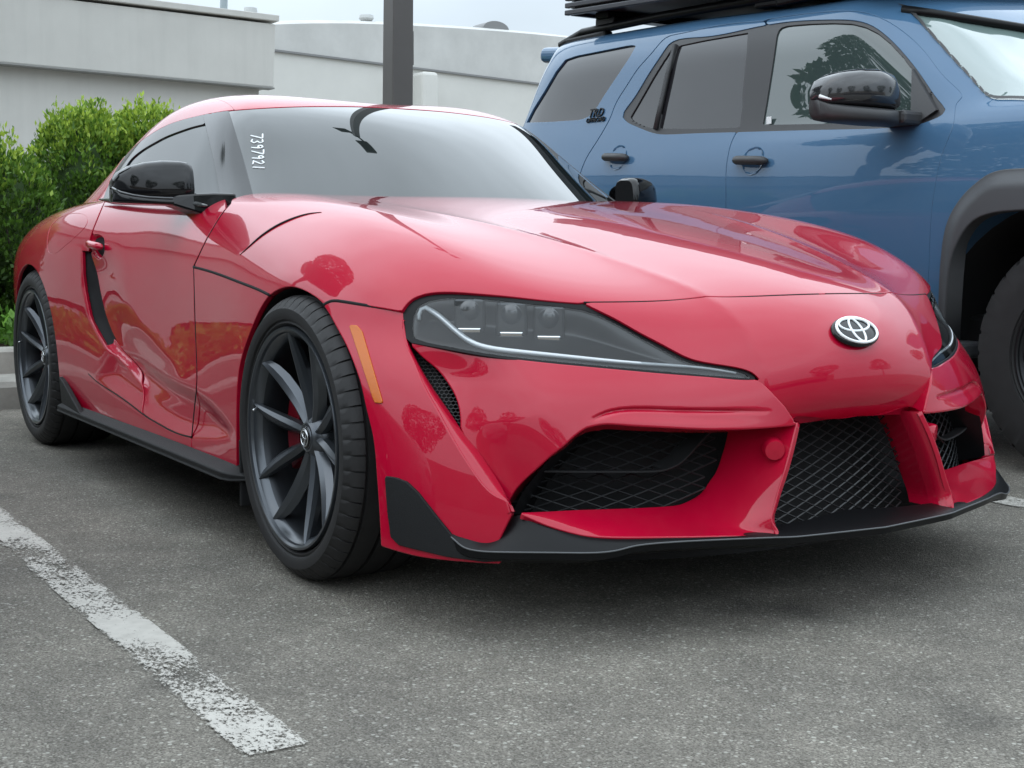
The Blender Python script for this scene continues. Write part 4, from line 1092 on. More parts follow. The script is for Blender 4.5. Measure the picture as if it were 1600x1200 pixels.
ME_VALVE = me_from('valve', mbv.V, mbv.F, MAT['silver'])
def raw(name, me, parent, mw):
    o = bpy.data.objects.new(name, me); COL.objects.link(o); o.parent = parent; o.matrix_parent_inverse = Matrix.Identity(4); o.matrix_local = mw; return o
def wheel(parent, x, y, z, tyre, side, phase):
    """side: -1 right, +1 left"""
    base = Matrix.Translation((x, y, z)) @ (Matrix.Rotation(math.pi, 4, 'Z') if side > 0 else Matrix.Identity(4))
    w = raw('wheel', ME_RIM, parent, base)
    raw('tyre', tyre, w, Matrix.Translation((0, .128-.005 if tyre is ME_TY_F else .134, 0)))
    for k in range(10): raw('spoke', ME_SP if k % 2 else ME_SP2, w, Matrix.Rotation(R(phase+36*k+(-2.5 if k % 2 else 2.5)), 4, 'Y'))
    raw('hub', ME_HUB, w, Matrix.Identity(4)); raw('centre_cap', ME_CAP, w, Matrix.Identity(4)); raw('cap_emblem', ME_LOGO, w, Matrix.Rotation(R(phase+25), 4, 'Y'))
    raw('brake_disc', ME_DISC, w, Matrix.Identity(4)); raw('brake_caliper', ME_CAL, w, Matrix.Identity(4)); raw('valve', ME_VALVE, w, Matrix.Rotation(R(-14), 4, 'Y'))
    return w
for side, ph in ((-1, -9), (1, 14)):
    wheel(CAR, 0, side*.912, .3295, ME_TY_F, side, ph)
    wheel(CAR, -2.47, side*.914, .3365, ME_TY_R, side, ph+7)
# ------------------------------------------------------------------ wheel housings, side skirts
arch_pts = []
for p in curve(ARCH_F, 60):
    q = hit(B1, *p) if p[0] < 506 else hit(B0, *p)
    if q is not None: arch_pts.append(q)
arch_pts = [np.array([arch_pts[0][0]+.004, arch_pts[0][1], .14])]+arch_pts
A = np.array(arch_pts); cen = np.array([.03, 0, .33])
def housing(A):
    inn = A.copy(); inn[:, 1] = -.60
    a1 = A+np.array([0, .012, 0]); sh_ = (A-cen)[:, [0, 2]]; L = np.linalg.norm(sh_, axis=1)[:, None]
    a1[:, [0, 2]] -= sh_/L*.004
    i2 = inn.copy(); i2[:, [0, 2]] += sh_/L*.01
    P = rails([a1, i2], 6)
    return P
P = housing(A); panel('wheel_housing', P, MAT['void'], CAR); panel('wheel_housing', mirror(*P), MAT['void'], CAR)
cen = np.array([-2.44, 0, .33]); t = np.linspace(-.35, math.pi+.35, 50)
A = np.stack([-2.44+.375*np.cos(t), 0*t-.905, .33+.365*np.sin(t)], -1)
P = housing(A); panel('wheel_housing', P, MAT['void'], CAR); panel('wheel_housing', mirror(*P), MAT['void'], CAR)
# mud flap behind the front wheel
for s in (-1, 1):
    mb = MB(); mb.box((-.335, s*.80, .20), (.012, .21, .17)); mb.build('mud_guard', MAT['void'], CAR, bevel=.004)
xs = np.linspace(-2.02, -.30, 40)
def sk(w, z): return np.stack([xs, 0*xs-np.asarray(w), 0*xs+np.asarray(z)], -1)
lift = .105*sst(xs, -1.72, -2.0)
rk = [sk(.87, .222), sk(.895, .214), sk(.925, .204+lift*.0), sk(.938, .196), sk(.938, .184), sk(.925, .176), sk(.80, .165)]
tp_ = sst(xs, -.36, -.30)
for q in rk: q[:, 1] += tp_*.05; q[:, 2] += tp_*(.19-q[:, 2])*.5
P = rails(rk, 28)
if np.asarray(P[1])[:, 2].mean() < 0 and np.asarray(P[1])[:, 1].mean() > 0: P = (P[0], -np.asarray(P[1]), [q[::-1] for q in P[2]])
panel('side_skirt', P, MAT['matte_black'], CAR); panel('side_skirt', mirror(*P), MAT['matte_black'], CAR)
for s in (-1, 1):
    O = [(-2.028, .918, .165), (-2.03, .927, .30), (-1.97, .93, .285), (-1.74, .936, .205), (-1.66, .938, .186), (-1.80, .93, .172)]
    V = [(x, s*w, z) for x, w, z in O]+[(x, s*(w-.02), z) for x, w, z in O]; n = len(O)
    F = [tuple(range(n)), tuple(range(n, 2*n))[::-1]]+[(i, n+i, n+(i+1) % n, (i+1) % n) for i in range(n)]
    o = mesh('skirt_winglet', V, F, MAT['matte_black'], CAR, smooth=False)
    bm = bmesh.new(); bm.from_mesh(o.data); bmesh.ops.recalc_face_normals(bm, faces=bm.faces); bm.to_mesh(o.data); bm.free()
    md = o.modifiers.new('b', 'BEVEL'); md.width = .004; md.segments = 2
# floor pan
mb = MB(); mb.box((-1.25, 0, .19), (3.9, 1.2, .04)); mb.box((.2, 0, .2), (.9, .9, .06)); mb.box((-1.2, 0, .2), (1.6, 1.7, .05)); mb.build('floor_pan', MAT['void'], CAR)
# ------------------------------------------------------------------ door handle, vent insert, mirrors, rear end
# black vent ahead of the rear haunch
P = clip(V1-N1*.018, N1, T1, np.where((near < -1.2) & (near > -2.2), sdf_poly(PX1, vent_poly)+3, -99))
panel('side_vent', P, MAT['satin_black'], QR); panel('side_vent', mirror(*P), MAT['satin_black'], QL)
# door handle: recess and bar
fh_ = np.where((near < -1.2) & (near > -2.2), sdf_poly(PX1, curve(DHANDLE, 40, closed=True)), -99)
rec = V1-N1*(.006+.03*sst(fh_, 0, 9))[:, None]
P = clip(rec, tri_normals(rec, T1), T1, fh_+1)
hc = hit(B1, 150, 384)
for s, d, pp in ((1, DOOR_R, P), (-1, DOOR_L, mirror(*P))):
    panel('handle_recess', pp, MAT['red'], d)
    c = Vector((hc[0], hc[1]*s, hc[2])); mb = MB()
    pts = []; rs = []
    for t in np.linspace(-1, 1, 13):
        pts.append(c+Vector((t*.085, (-.002-.010*(1-t*t))*s, .002-.006*t))); rs.append(.0135*math.sqrt(max(0.02, 1-abs(t)**5)))
    mb.tube(pts, rs, 14); mb.build('door_handle', MAT['red'], d, smooth=True)
# mirrors
def mirror_unit(s, door):
    root = None
    ws = [v-.045 for v in (.838, .852, .87, .915, .96, .995, 1.02, 1.034)]
    xc = [v-.15 for v in (-.862, -.862, -.87, -.885, -.905, -.925, -.945, -.957)]
    zt = [1.0, 1.008, 1.011, 1.011, 1.005, .994, .976, .952]
    zb = [.905, .900, .898, .898, .900, .906, .915, .928]
    dp_ = [.060, .066, .068, .068, .065, .056, .042, .02]
    K = 28
    def shell(zb_, zt_, grow=0.0, front=1.0):
        V = []
        for w, x, a, b, d in zip(ws, xc, zb_, zt_, dp_):
            cz = (a+b)/2; h = (b-a)/2
            for k in range(K):
                t = 2*math.pi*k/K; c, sn = math.cos(t), math.sin(t)
                e = .5
                px = (abs(c)**e)*math.copysign(1, c)*(d+grow)*(1.0 if c > 0 else .75); pz = (abs(sn)**e)*math.copysign(1, sn)*(h+grow)
                px -= .18*pz if c > 0 else 0
                V.append((x+px, s*-w, cz+pz))
        F = grid_faces(len(ws), K, closed=True)+[tuple(range(K)), tuple(range((len(ws)-1)*K, len(ws)*K))]
        return me_from('m', V, F, MAT['gloss_black'], True, 60)
    me = shell(zb, zt); cap = link('mirror', me, None, door)
    me2 = shell([.880+.004*i*.5 for i in range(8)], [b+.0 for b in zb], .004); link('mirror_base', me2, None, cap)
    # indicator strip
    mb = MB(); mb.tube([(xc[i]+dp_[i]*.93, -s*ws[i], zb[i]+.004) for i in range(1, 8)], .004, 8); mb.build('indicator', MAT['projector'], cap, smooth=True)
    # arm to the door
    mb = MB()
    st = [(-.872, .885, .892, .046, .014), (-.845, .835, .885, .06, .026), (-.805, .79, .877, .075, .036), (-.765, .745, .871, .09, .04)]
    V = []
    for x, w, z, hx, hz in st:
        x -= .13; w -= .03; z += .004
        V += [(x-hx, -s*w, z-hz), (x+hx, -s*w, z-hz), (x+hx*.8, -s*w, z+hz), (x-hx, -s*w, z+hz)]
    F = grid_faces(len(st), 4, closed=True)+[(0, 1, 2, 3), (12, 13, 14, 15)]
    o = link('mirror_arm', me_from('mirror_arm', V, F, MAT['gloss_black'], False), None, cap)
    md = o.modifiers.new('b', 'BEVEL'); md.width = .006; md.segments = 2
    # glass
    mb = MB(); V = []
    for k in range(24):
        a = 2*math.pi*k/24; V.append((-1.098, s*-(.880+.085*math.cos(a)), .953+.042*math.sin(a)))
    mb.add(V, [tuple(range(24))]); mb.build('mirror_glass', MAT['chrome'], cap)
mirror_unit(1, DOOR_R); mirror_unit(-1, DOOR_L)
# belt trim under the side glass
BELT = [(-.84, .79, .871), (-.93, .795, .878), (-1.05, .80, .885), (-1.3, .808, .893), (-1.6, .812, .902), (-1.85, .81, .912)]
for s, d in ((-1, DOOR_R), (1, DOOR_L)):
    mb = MB(); mb.tube([(x, s*(w+.006), z+.008) for x, w, z in [tuple(p) for p in spline(np.array(BELT), 30)]], [.003+.010*min(1, 6*min(k, 29-k)/29) for k in range(30)], 8)
    mb.build('belt_trim', simple('grey_belt_moulding', (.12,.125,.125), .25, metal=.6), d, smooth=True)
# rear bumper closing the tail (out of sight)
ring = [BODY[-1][j]*np.array([1, 1, 1]) for j in range(13)]
V = [tuple(p) for p in ring]+[(p[0], -p[1], p[2]) for p in ring[::-1]]
mesh('tail_panel', V, [tuple(range(len(V)))], MAT['red'], CAR, smooth=False)
# markings on the windscreen: lot number written in white, reading down the glass
DIG = {'7': [[(0,1),(1,1),(.35,0)]], '3': [[(.1,.95),(.6,1),(.85,.75),(.4,.52),(.9,.3),(.5,0),(.05,.12)]], '4': [[(.15,1),(.05,.5),(.85,.5)],[(.8,1),(.65,0)]],
       '9': [[(.85,.75),(.5,1),(.12,.78),(.4,.5),(.85,.75),(.7,0)]], '2': [[(.1,.8),(.5,1),(.85,.75),(.1,.05),(.5,.1),(.95,.0)]], '1': [[(.55,1),(.4,0)]]}
c0 = (404, 213); c1 = (400, 268); wr = MB()
def on2(px, py):
    h = B2.ray_cast(Vector(CAM), Vector(ray(px, py))); return (np.array(h[0])+np.array(h[1])*.0006) if h[0] is not None else None
txt = '7397921'
for i, ch in enumerate(txt):
    y0 = 210+i*8.2
    for st in DIG[ch]:
        pts = []
        for (a, b) in polyline(np.array(st), 14):
            # letters lie on their side: their own x runs down the glass, their y to the right
            px = 392+b*18.5+i*.5; py = y0+a*6.8
            q = on2(px, py)
            if q is not None: pts.append(tuple(q))
        if len(pts) > 2: wr.tube(pts, .0028, 5)
wr.build('windscreen_writing', MAT['white'], WIND, smooth=True)

# papers on the far side of the windscreen
B2L = BVHTree.FromPolygons([tuple(v*np.array([1, -1, 1])) for v in S2[0]], S2[2])
for nm, quad in (('glass_sticker', [(797,196.5),(822,199.5),(846,220),(818,214)]), ('price_sheet', [(893,254),(907,262),(952,305.5),(930,301),(912,281)])):
    pts = []
    for p in quad:
        hh = B2L.ray_cast(Vector(CAM), Vector(ray(*p)))
        if hh[0] is None: continue
        nn = hh[1] if hh[1].dot(Vector(CAM)-hh[0]) > 0 else -hh[1]; pts.append(hh[0]+nn*.002)
    if len(pts) == len(quad):
        n = len(pts); mesh(nm, pts+[p-Vector((0, 0, .0012)) for p in pts], [tuple(range(n)), tuple(range(n, 2*n))[::-1]]+[(i, n+i, n+(i+1) % n, (i+1) % n) for i in range(n)], simple('white_paper', (.7,.71,.72), .5), WIND, False)
# ------------------------------------------------------------------ blue off-road SUV in the next bay
SUV = empty('off_road_suv', (-1.4, 2.74, 0), 'blue off-road SUV with black wheel flares and loaded roof rack beside the red coupe', 'SUV')
YC = 2.74
def srow(x, pts): return [(x if np.isscalar(x) else x[i], p[0], p[1]) for i, p in enumerate(pts)]
low = [(1.90,.42),(1.82,.52),(1.775,.66),(1.757,.84),(1.757,1.00),(1.768,1.11),(1.785,1.19)]
def up(b): return [(1.81,b),(1.845,b+.13),(1.885,1.56),(1.915,1.655),(1.955,1.725),(2.03,1.775),(2.25,1.80),(2.74,1.815)]
def cabrow(x, b, dz=0.0, dy=0.0, top=0.0):
    return srow(x, [(y+dy, z+dz) for y, z in low]+[(y+dy, z+dz+(top if z > 1.5 else 0)) for y, z in up(b)])
SB = np.array([
 srow([-3.46]*7+[-3.45,-3.42,-3.36,-3.32,-3.30,-3.30,-3.32,-3.34], [(2.02,.46),(1.95,.55),(1.91,.68),(1.89,.86),(1.89,1.02),(1.905,1.13),(1.925,1.22),(1.95,1.31),(1.99,1.44),(2.03,1.60),(2.06,1.69),(2.10,1.75),(2.18,1.79),(2.4,1.81),(2.74,1.82)]),
 srow([-3.40]*7+[-3.39,-3.35,-3.29,-3.25,-3.24,-3.24,-3.26,-3.28], [(y+.05, z+.015) for y, z in low]+[(y+.05, z+.015+(.045 if z > 1.5 else 0)) for y, z in up(1.30)]),
 srow([-3.27]*7+[-3.26,-3.23,-3.18,-3.15,-3.14,-3.14,-3.16,-3.18], [(y+.012, z+.015) for y, z in low]+[(y+.012, z+.015+(.045 if z > 1.5 else 0)) for y, z in up(1.30)]),
 cabrow(-2.95, 1.295, .015, .0, .045), cabrow(-2.5, 1.29, .012, 0, .035), cabrow(-2.0, 1.285, .01, 0, .02), cabrow(-1.5, 1.265, 0, 0, 0), cabrow(-1.15, 1.255, 0, 0, -.012),
 srow([-.80]*7+[-.80,-.83,-.90,-.98,-1.02,-1.02,-.95,-.85], [(y,z) for y,z in low]+[(1.81,1.245),(1.845,1.37),(1.885,1.52),(1.92,1.63),(1.96,1.695),(2.03,1.74),(2.25,1.77),(2.74,1.785)]),
 srow([-.50]*7+[-.50,-.55,-.66,-.78,-.86,-.88,-.82,-.72], [(y,z) for y,z in low]+[(1.812,1.245),(1.85,1.34),(1.90,1.47),(1.945,1.585),(1.985,1.665),(2.06,1.705),(2.25,1.735),(2.74,1.755)]),
 srow([-.28]*7+[-.28,-.30,-.40,-.52,-.60,-.63,-.58,-.50], [(y,z) for y,z in low]+[(1.82,1.25),(1.87,1.30),(1.93,1.40),(1.985,1.51),(2.03,1.59),(2.1,1.63),(2.28,1.655),(2.74,1.67)]),
 srow([-.05]*7+[-.05,-.06,-.10,-.16,-.22,-.22,-.2,-.16], [(y,z-.0) for y,z in low]+[(1.82,1.245),(1.87,1.285),(1.95,1.315),(2.03,1.345),(2.1,1.38),(2.18,1.40),(2.35,1.41),(2.74,1.42)]),
 srow(.2, [(y,z) for y,z in low]+[(1.82,1.24),(1.87,1.275),(1.95,1.295),(2.03,1.305),(2.12,1.312),(2.22,1.318),(2.4,1.322),(2.74,1.325)]),
 srow(.55, [(y,z) for y,z in low]+[(1.82,1.23),(1.87,1.265),(1.95,1.285),(2.03,1.295),(2.12,1.302),(2.22,1.308),(2.4,1.312),(2.74,1.315)]),
 srow(.85, [(y+.06,z) for y,z in low]+[(1.89,1.20),(1.93,1.235),(2.0,1.255),(2.08,1.265),(2.15,1.27),(2.25,1.275),(2.4,1.28),(2.74,1.285)]),
 srow(.98, [(y+.2,z) for y,z in low]+[(2.02,1.17),(2.05,1.2),(2.1,1.21),(2.15,1.215),(2.2,1.22),(2.3,1.22),(2.45,1.22),(2.74,1.22)]),
])
SV = surf(SB, 230, 170, flip=False, smooth=0.02)
if SV[1][:, 1].mean() > 0: SV = (SV[0], -SV[1], [t[::-1] for t in SV[2]])
V4, N4, T4 = SV
PX4 = topx(V4); BS = bvh(SV); x4 = V4[:, 0]
# shoulder crease above the handles
def mir_suv(P):
    V, N, T = P; V = np.array(V); N = np.array(N); V[:, 1] = 2*YC-V[:, 1]; N[:, 1] *= -1
    return V, N, [t[::-1] for t in T]
W_FRONT = [(1190,195),(1196,160),(1204,110),(1212,55),(1217,43),(1230,39),(1265,36),(1300,35),(1330,36),(1352,41),(1372,51),(1390,66),(1410,88),(1432,117),(1455,150),(1466,172),(1458,180),(1440,186),(1420,190),(1300,193)]
W_REAR = [(1028,201),(1036,160),(1045,115),(1058,71),(1100,62),(1168,50),(1166,80),(1160,140),(1154,199),(1090,201)]
W_FIX = [(983,184),(1000,155),(1020,120),(1040,88),(1052,71),(1042,110),(1032,155),(1022,201),(1005,197),(990,190)]
W_QTR = [(822,192),(832,172),(850,143),(868,112),(883,93),(900,87),(940,79),(985,70),(994,71),(985,88),(965,118),(945,148),(930,172),(918,184),(905,188),(860,191)]
FRAME = [(972,184),(985,160),(1010,120),(1035,82),(1048,66),(1100,57),(1170,44),(1200,38),(1230,33.5),(1300,30),(1340,32),(1362,39),(1385,55),(1410,80),(1440,118),(1470,160),(1478,172),(1460,186),(1420,197),(1300,203),(1150,207),(1060,210),(1022,209),(1000,201),(980,192)]
GAP_B = [(1197,33),(1190,70),(1180,110),(1167,160),(1155,200),(1146,215),(1138,240),(1134.5,265),(1134,300),(1134,335),(1136,420),(1140,560)]
GAP_A = [(1200,30),(1250,22.5),(1300,18),(1340,18),(1370,25.5),(1412,50),(1450,87.5),(1480,125),(1503,153),(1497,158),(1491,186),(1480,220),(1470,247),(1461,290),(1456,325),(1453,370),(1451.5,413),(1448,470),(1440,560)]
GAP_C = [(1150,36),(1100,44.5),(1060,53),(1042,58),(1020,81),(997,107),(978,136),(962,162),(953,185),(945,200),(935,217),(922,237),(912,256),(900,290),(880,330)]
FLARE_O = [(1470,520),(1471,456),(1474,405),(1478,372),(1485,345),(1508,307),(1530,286),(1549,273),(1570,267),(1600,265),(1660,268),(1700,300),(1750,420)]
FLARE_I = [(1484,520),(1488,456),(1494,415),(1504,385),(1522,354),(1538,340),(1555,333),(1575,329),(1600,327),(1650,330),(1690,370),(1720,440)]
def band(P, L): return dist_line(P, curve(L, 80))
frame = sdf_poly(PX4, curve(FRAME, 120, closed=True)); wins = [curve(w, 90, closed=True) if False else np.array(w, float) for w in (W_FRONT, W_REAR, W_FIX)]
fw = [sdf_poly(PX4, w) for w in wins]; fq = sdf_poly(PX4, np.array(W_QTR, float))
seen = np.where(x4 < .6, 1, 1)
arch4 = -sdf_poly(np.stack([x4, V4[:, 2]], -1), stack(circ2(.13, .44, .53, .47), ))*500
arch4r = -sdf_poly(np.stack([x4, V4[:, 2]], -1), stack(circ2(-2.72, .44, .53, .47), ))*500
lowz = V4[:, 2] < 1.2
arch4 = np.where(lowz, np.minimum(arch4, arch4r), 300)
arch4 = np.where((x4 > -.6) & lowz, np.minimum(arch4, -sdf_poly(PX4, stack(curve(FLARE_I, 60), [(1720,900),(1484,900)]))-3), arch4)
# windscreen line on the pillar
WS_EDGE = [(1395,4),(1408,11),(1425,23),(1448,48),(1472,75),(1498,104),(1522,130),(1546,153),(1575,156),(1640,160)]
ws_poly = stack(curve(WS_EDGE, 40), [(1700,170),(2200,170),(2200,52),(1600,37),(1500,24),(1430,15.5)])
f_ws4 = np.where((x4 > -1.1), sdf_poly(PX4, ws_poly), -99)
hood_z = np.where((x4 > -.05), 1, 0)
cA, cB, cC = curve(GAP_A, 120), curve(GAP_B, 80), curve(GAP_C, 80)
p_fd = stack(cA, [(1300,900),(1140,900)], cB[::-1]); p_rd = stack(cB, [(1140,900),(700,900)], cC[::-1], [(1150,36)])
limx = np.where((x4 < -.1) & (V4[:, 2] < 1.78), 0, -999)
f_fd = sdf_poly(PX4, p_fd)+limx; f_rd = sdf_poly(PX4, p_rd)+np.where((x4 < -1.2) & (V4[:, 1] < 2.1), 0, -999)
win_cut = np.minimum(-np.where(x4 < -.2, frame, -99), -np.where(x4 < -1.8, fq, -99))
body = np.minimum.reduce([win_cut, arch4, -f_fd-.75, -f_rd-.75, -f_ws4])
P = fold(*clip(V4, N4, T4, body), depth=.015, r=.002)
BODY4 = panel('body_shell', P, MAT['blue'], SUV)
P = fold(*clip(V4, N4, T4, np.minimum.reduce([win_cut, arch4, f_fd-.75])), depth=.015, r=.002); FD4 = panel('front_door', P, MAT['blue'], SUV)
P = fold(*clip(V4, N4, T4, np.minimum.reduce([win_cut, arch4, f_rd-.75])), depth=.015, r=.002); RD4 = panel('rear_door', P, MAT['blue'], SUV)
P2_ = clip(V4, N4, T4, np.minimum.reduce([arch4, -f_ws4])); panel('body_shell_far_side', mir_suv(P2_), MAT['blue'], SUV)
P = clip(V4-N4*.02, N4, T4, np.minimum(arch4-5, -np.where(x4 < -.2, frame-3, -99))); panel('body_liner', P, MAT['void'], SUV)
f_tr = np.minimum.reduce([np.where(x4 < -.2, frame, -99), -fw[0], -fw[1], -fw[2], band(PX4, GAP_B)-.6])
P = fold(*clip(V4-N4*.004, N4, T4, f_tr), depth=.012, r=.002); panel('window_frame', P, MAT['trim_grey'] if 'trim_grey' in MAT else MAT.setdefault('trim_grey', simple('grey_black_trim', (.035,.035,.037), .45)), SUV)
for f, m, nm in ((fw[0], 'glass_suv', 'front_window'), (fw[1], 'glass_dark', 'rear_window'), (fw[2], 'glass_dark', 'rear_quarter_light'), (fq, 'glass_dark', 'cargo_window')):
    P = clip(V4-N4*.010, N4, T4, np.where((x4 < -.2) & (V4[:, 1] < 2.2), f+1.5, -99)); panel(nm, P, MAT[m], SUV)
P = clip(V4-N4*.004, N4, T4, f_ws4-1.5)
P = join(P, mir_suv(P)); panel('windscreen', P, MAT['glass_suv_ws'] if 'glass_suv_ws' in MAT else MAT.setdefault('glass_suv_ws', glass('suv_windscreen_glass', (.16,.22,.21), ior=1.75)), SUV)
P = clip(V4+N4*.006, N4, T4, np.where(V4[:, 1] < 2.1, np.minimum(f_ws4, 4.5-f_ws4), -99)); panel('windscreen_seal', P, MAT['trim_grey'], SUV)
# header strip under the roof edge
hd = [np.array(hit(BS, *p)) for p in ((1408,17),(1450,23),(1500,31),(1550,39),(1598,47)) if hit(BS, *p) is not None]
if len(hd) > 2:
    mb = MB(); mb.tube([tuple(p+np.array([.01, 0, .005])) for p in hd]+[(hd[-1][0]+.06, YC, hd[-1][2]+.02)], .016, 8); mb.build('windscreen_header', MAT['satin_black'], SUV, smooth=True)
# wheel flares
fl = np.minimum(sdf_poly(PX4, stack(curve(FLARE_O, 60), [(1750,700),(1472,700)])), -sdf_poly(PX4, stack(curve(FLARE_I, 60), [(1720,700),(1484,700)])))
fo_ = sdf_poly(PX4, stack(curve(FLARE_O, 60), [(1750,700),(1472,700)]))
fl = np.where((x4 > -.6) & (x4 < .9) & (V4[:, 2] < 1.15), fl, -99)
Vf = V4+np.array([0, -1., 0])*(.012+.035*sst(fo_, 0, 26))[:, None]
P = fold(*clip(Vf, tri_normals(Vf, T4), T4, fl), depth=.06, r=.006, seg=3)
MAT['cladding'] = simple('grey_cladding', (.062, .065, .07), .55, bump=.2, bscale=900)
panel('wheel_flare', P, MAT['cladding'], SUV)
# inner wheel arch
mb = MB(); n = 30
for (cx) in (.13, -2.72):
    ring = [(cx+.60*math.cos(a), .42+.52*math.sin(a)) for a in np.linspace(-.5, math.pi+.5, n)]
    V = [(x, 1.80, z) for x, z in ring]+[(x, 2.5, z) for x, z in ring]; F = [(i, i+1, n+i+1, n+i) for i in range(n-1)]+[tuple(range(n, 2*n))]
    mesh('wheel_housing', V, F, MAT['void'], SUV)
# running board and underbody
mb = MB(); mb.box((-1.35, 1.86, .40), (2.0, .16, .06)); mb.build('side_step', MAT['cladding'], SUV, bevel=.015)
mb = MB(); mb.box((-1.4, YC, .42), (4.3, 1.5, .2)); mb.build('chassis', MAT['void'], SUV, bevel=.02)
# wheels
ME_TY_S = tyre_mesh('tyre', .41, .27, .238, 34, MAT['rubber'], True)
ME_RIM_S = me_from('wheel', *revolve([(r_*.93, y_) for r_, y_ in rim_profile()], 72), simple('black_alloy', (.018,.019,.021), .35, metal=.5), True, 30)
def spoke_s():
    V = []; st = [(.03, .03, .03), (.1, .026, .022), (.17, .03, .025), (.222, .018, .034)]
    for z, d, hw in st: V += [(-hw, d+.02, z), (-hw*.6, d, z), (hw*.6, d, z), (hw, d+.02, z), (hw, d+.05, z), (-hw, d+.05, z)]
    F = []
    for i in range(len(st)-1):
        for k in range(6): F.append((i*6+k, i*6+(k+1) % 6, (i+1)*6+(k+1) % 6, (i+1)*6+k))
    F += [tuple(range(6)), tuple(range(18, 24))]
    return me_from('spoke', V, F, ME_RIM_S.materials[0], True, 25)
ME_SP_S = spoke_s()
ME_HUB_S = me_from('hub', *revolve([(.0005, .02), (.04, .02), (.05, .03), (.07, .05), (.075, .1)], 30), ME_RIM_S.materials[0], True, 35)
for cx in (.13, -2.72):
    for s, yy in ((-1, 1.79), (1, 2*YC-1.79)):
        base = Matrix.Translation((cx-SUV.location.x, yy-SUV.location.y, .41)) @ (Matrix.Rotation(math.pi, 4, 'Z') if s > 0 else Matrix.Identity(4))
        w = raw('wheel', ME_RIM_S, SUV, base)
        raw('tyre', ME_TY_S, w, Matrix.Translation((0, .125, 0))); raw('hub', ME_HUB_S, w, Matrix.Identity(4))
        for k in range(7): raw('spoke', ME_SP_S, w, Matrix.Rotation(R(11+360/7*k), 4, 'Y'))
# door handles: grey bar over a round finger recess
for (px, py, w_, dpar) in ((1177, 251, .19, FD4), (966, 246, .18, RD4)):
    c = hit(BS, px, py); k = MB()
    fr = np.linalg.norm(V4-c, axis=1)
    q = np.stack([x4-c[0], V4[:, 2]-c[2]], -1); rad = np.sqrt(q[:, 0]**2+(q[:, 1]*1.05)**2)
    Vr = V4-N4*(-.001+.035*sst(.062-rad, .004, .03))[:, None]+np.array([0, -.003, 0])
    P = clip(Vr, tri_normals(Vr, T4), T4, np.where(V4[:, 1] < 2.2, .063*500-rad*500, -99)); 
    pts = []; rs = []
    for t in np.linspace(-1, 1, 15):
        pts.append(Vector(c)+Vector((t*w_/2*1.05, -.010-.022*(1-t**4), -.006*t))); rs.append(.02*math.sqrt(max(.15, 1-abs(t)**8)))
    k.tube(pts, rs, 10); k.build('door_handle', MAT['trim_grey'], dpar, smooth=True)
    panel('finger_recess', P, MAT['blue'], dpar)
# side mirror
ws_ = [1.70, 1.66, 1.60, 1.53, 1.47, 1.43, 1.415]; xm = [-.63,-.635,-.645,-.66,-.68,-.70,-.715]; zt_ = [1.365,1.395,1.405,1.40,1.385,1.36,1.325]; zb_ = [1.262,1.262,1.263,1.266,1.27,1.276,1.29]; dd_ = [.06,.085,.095,.09,.08,.06,.03]
def pod(zb, zt, grow, mat):
    V = []; K = 28
    for w, x, a, b, d in zip(ws_, xm, zb, zt, dd_):
        cz = (a+b)/2; hh = (b-a)/2
        for k in range(K):
            t = 2*math.pi*k/K; c, sn = math.cos(t), math.sin(t)
            V.append((x+math.copysign(abs(c)**.6, c)*(d+grow)*(1 if c > 0 else .7)-.15*sn*hh, w, cz+math.copysign(abs(sn)**.6, sn)*(hh+grow)))
    return me_from('mirror', V, grid_faces(len(ws_), K, closed=True)+[tuple(range(K)), tuple(range((len(ws_)-1)*K, len(ws_)*K))], mat, True, 60)
mo = link('side_mirror', pod(zb_, zt_, 0, MAT['gloss_grey'] if 'gloss_grey' in MAT else MAT.setdefault('gloss_grey', simple('dark_grey_gloss', (.02,.021,.024), .12, coat=.8))), None, SUV)
link('mirror_base', pod([z-.055 for z in zb_], zb_, .003, MAT['trim_grey']), None, mo)
mb = MB(); mb.box((-.63, 1.755, 1.235), (.16, .14, .05), Matrix.Rotation(.1, 3, 'Z')); mb.build('mirror_arm', MAT['trim_grey'], mo, bevel=.015)
mb = MB(); mb.tube([(xm[i]+dd_[i]*.95, ws_[i], zb_[i]+.012) for i in (5, 6)], [.003, .007], 8); mb.build('indicator', MAT['white'], mo, smooth=True)
tri = [hit(BS, *p) for p in ((1428,108),(1466,172),(1440,190),(1426,188))]
V = [tuple(q+np.array([0, -.012, 0])) for q in tri]+[tuple(q+np.array([0, .01, 0])) for q in tri]
mesh('mirror_sail', V, [(0,1,2,3),(7,6,5,4),(0,4,5,1),(1,5,6,2),(2,6,7,3),(3,7,4,0)], MAT['trim_grey'], SUV, smooth=False)
# spoiler at the tail
mb = MB(); mb.box((-3.33, YC, 1.79), (.26, 1.40, .085), Matrix.Rotation(.1, 3, 'Y')); mb.build('roof_spoiler', MAT['blue'], SUV, bevel=.035, seg=4)
# divider bar between the rear door panes
dv = [hit(BS, *p) for p in ((1056,70),(1044,115),(1034,160),(1025,202))]
mb = MB(); mb.tube([tuple(p+np.array([0, -.002, 0])) for p in dv], .013, 8); mb.build('window_divider', MAT['trim_grey'], SUV, smooth=True)
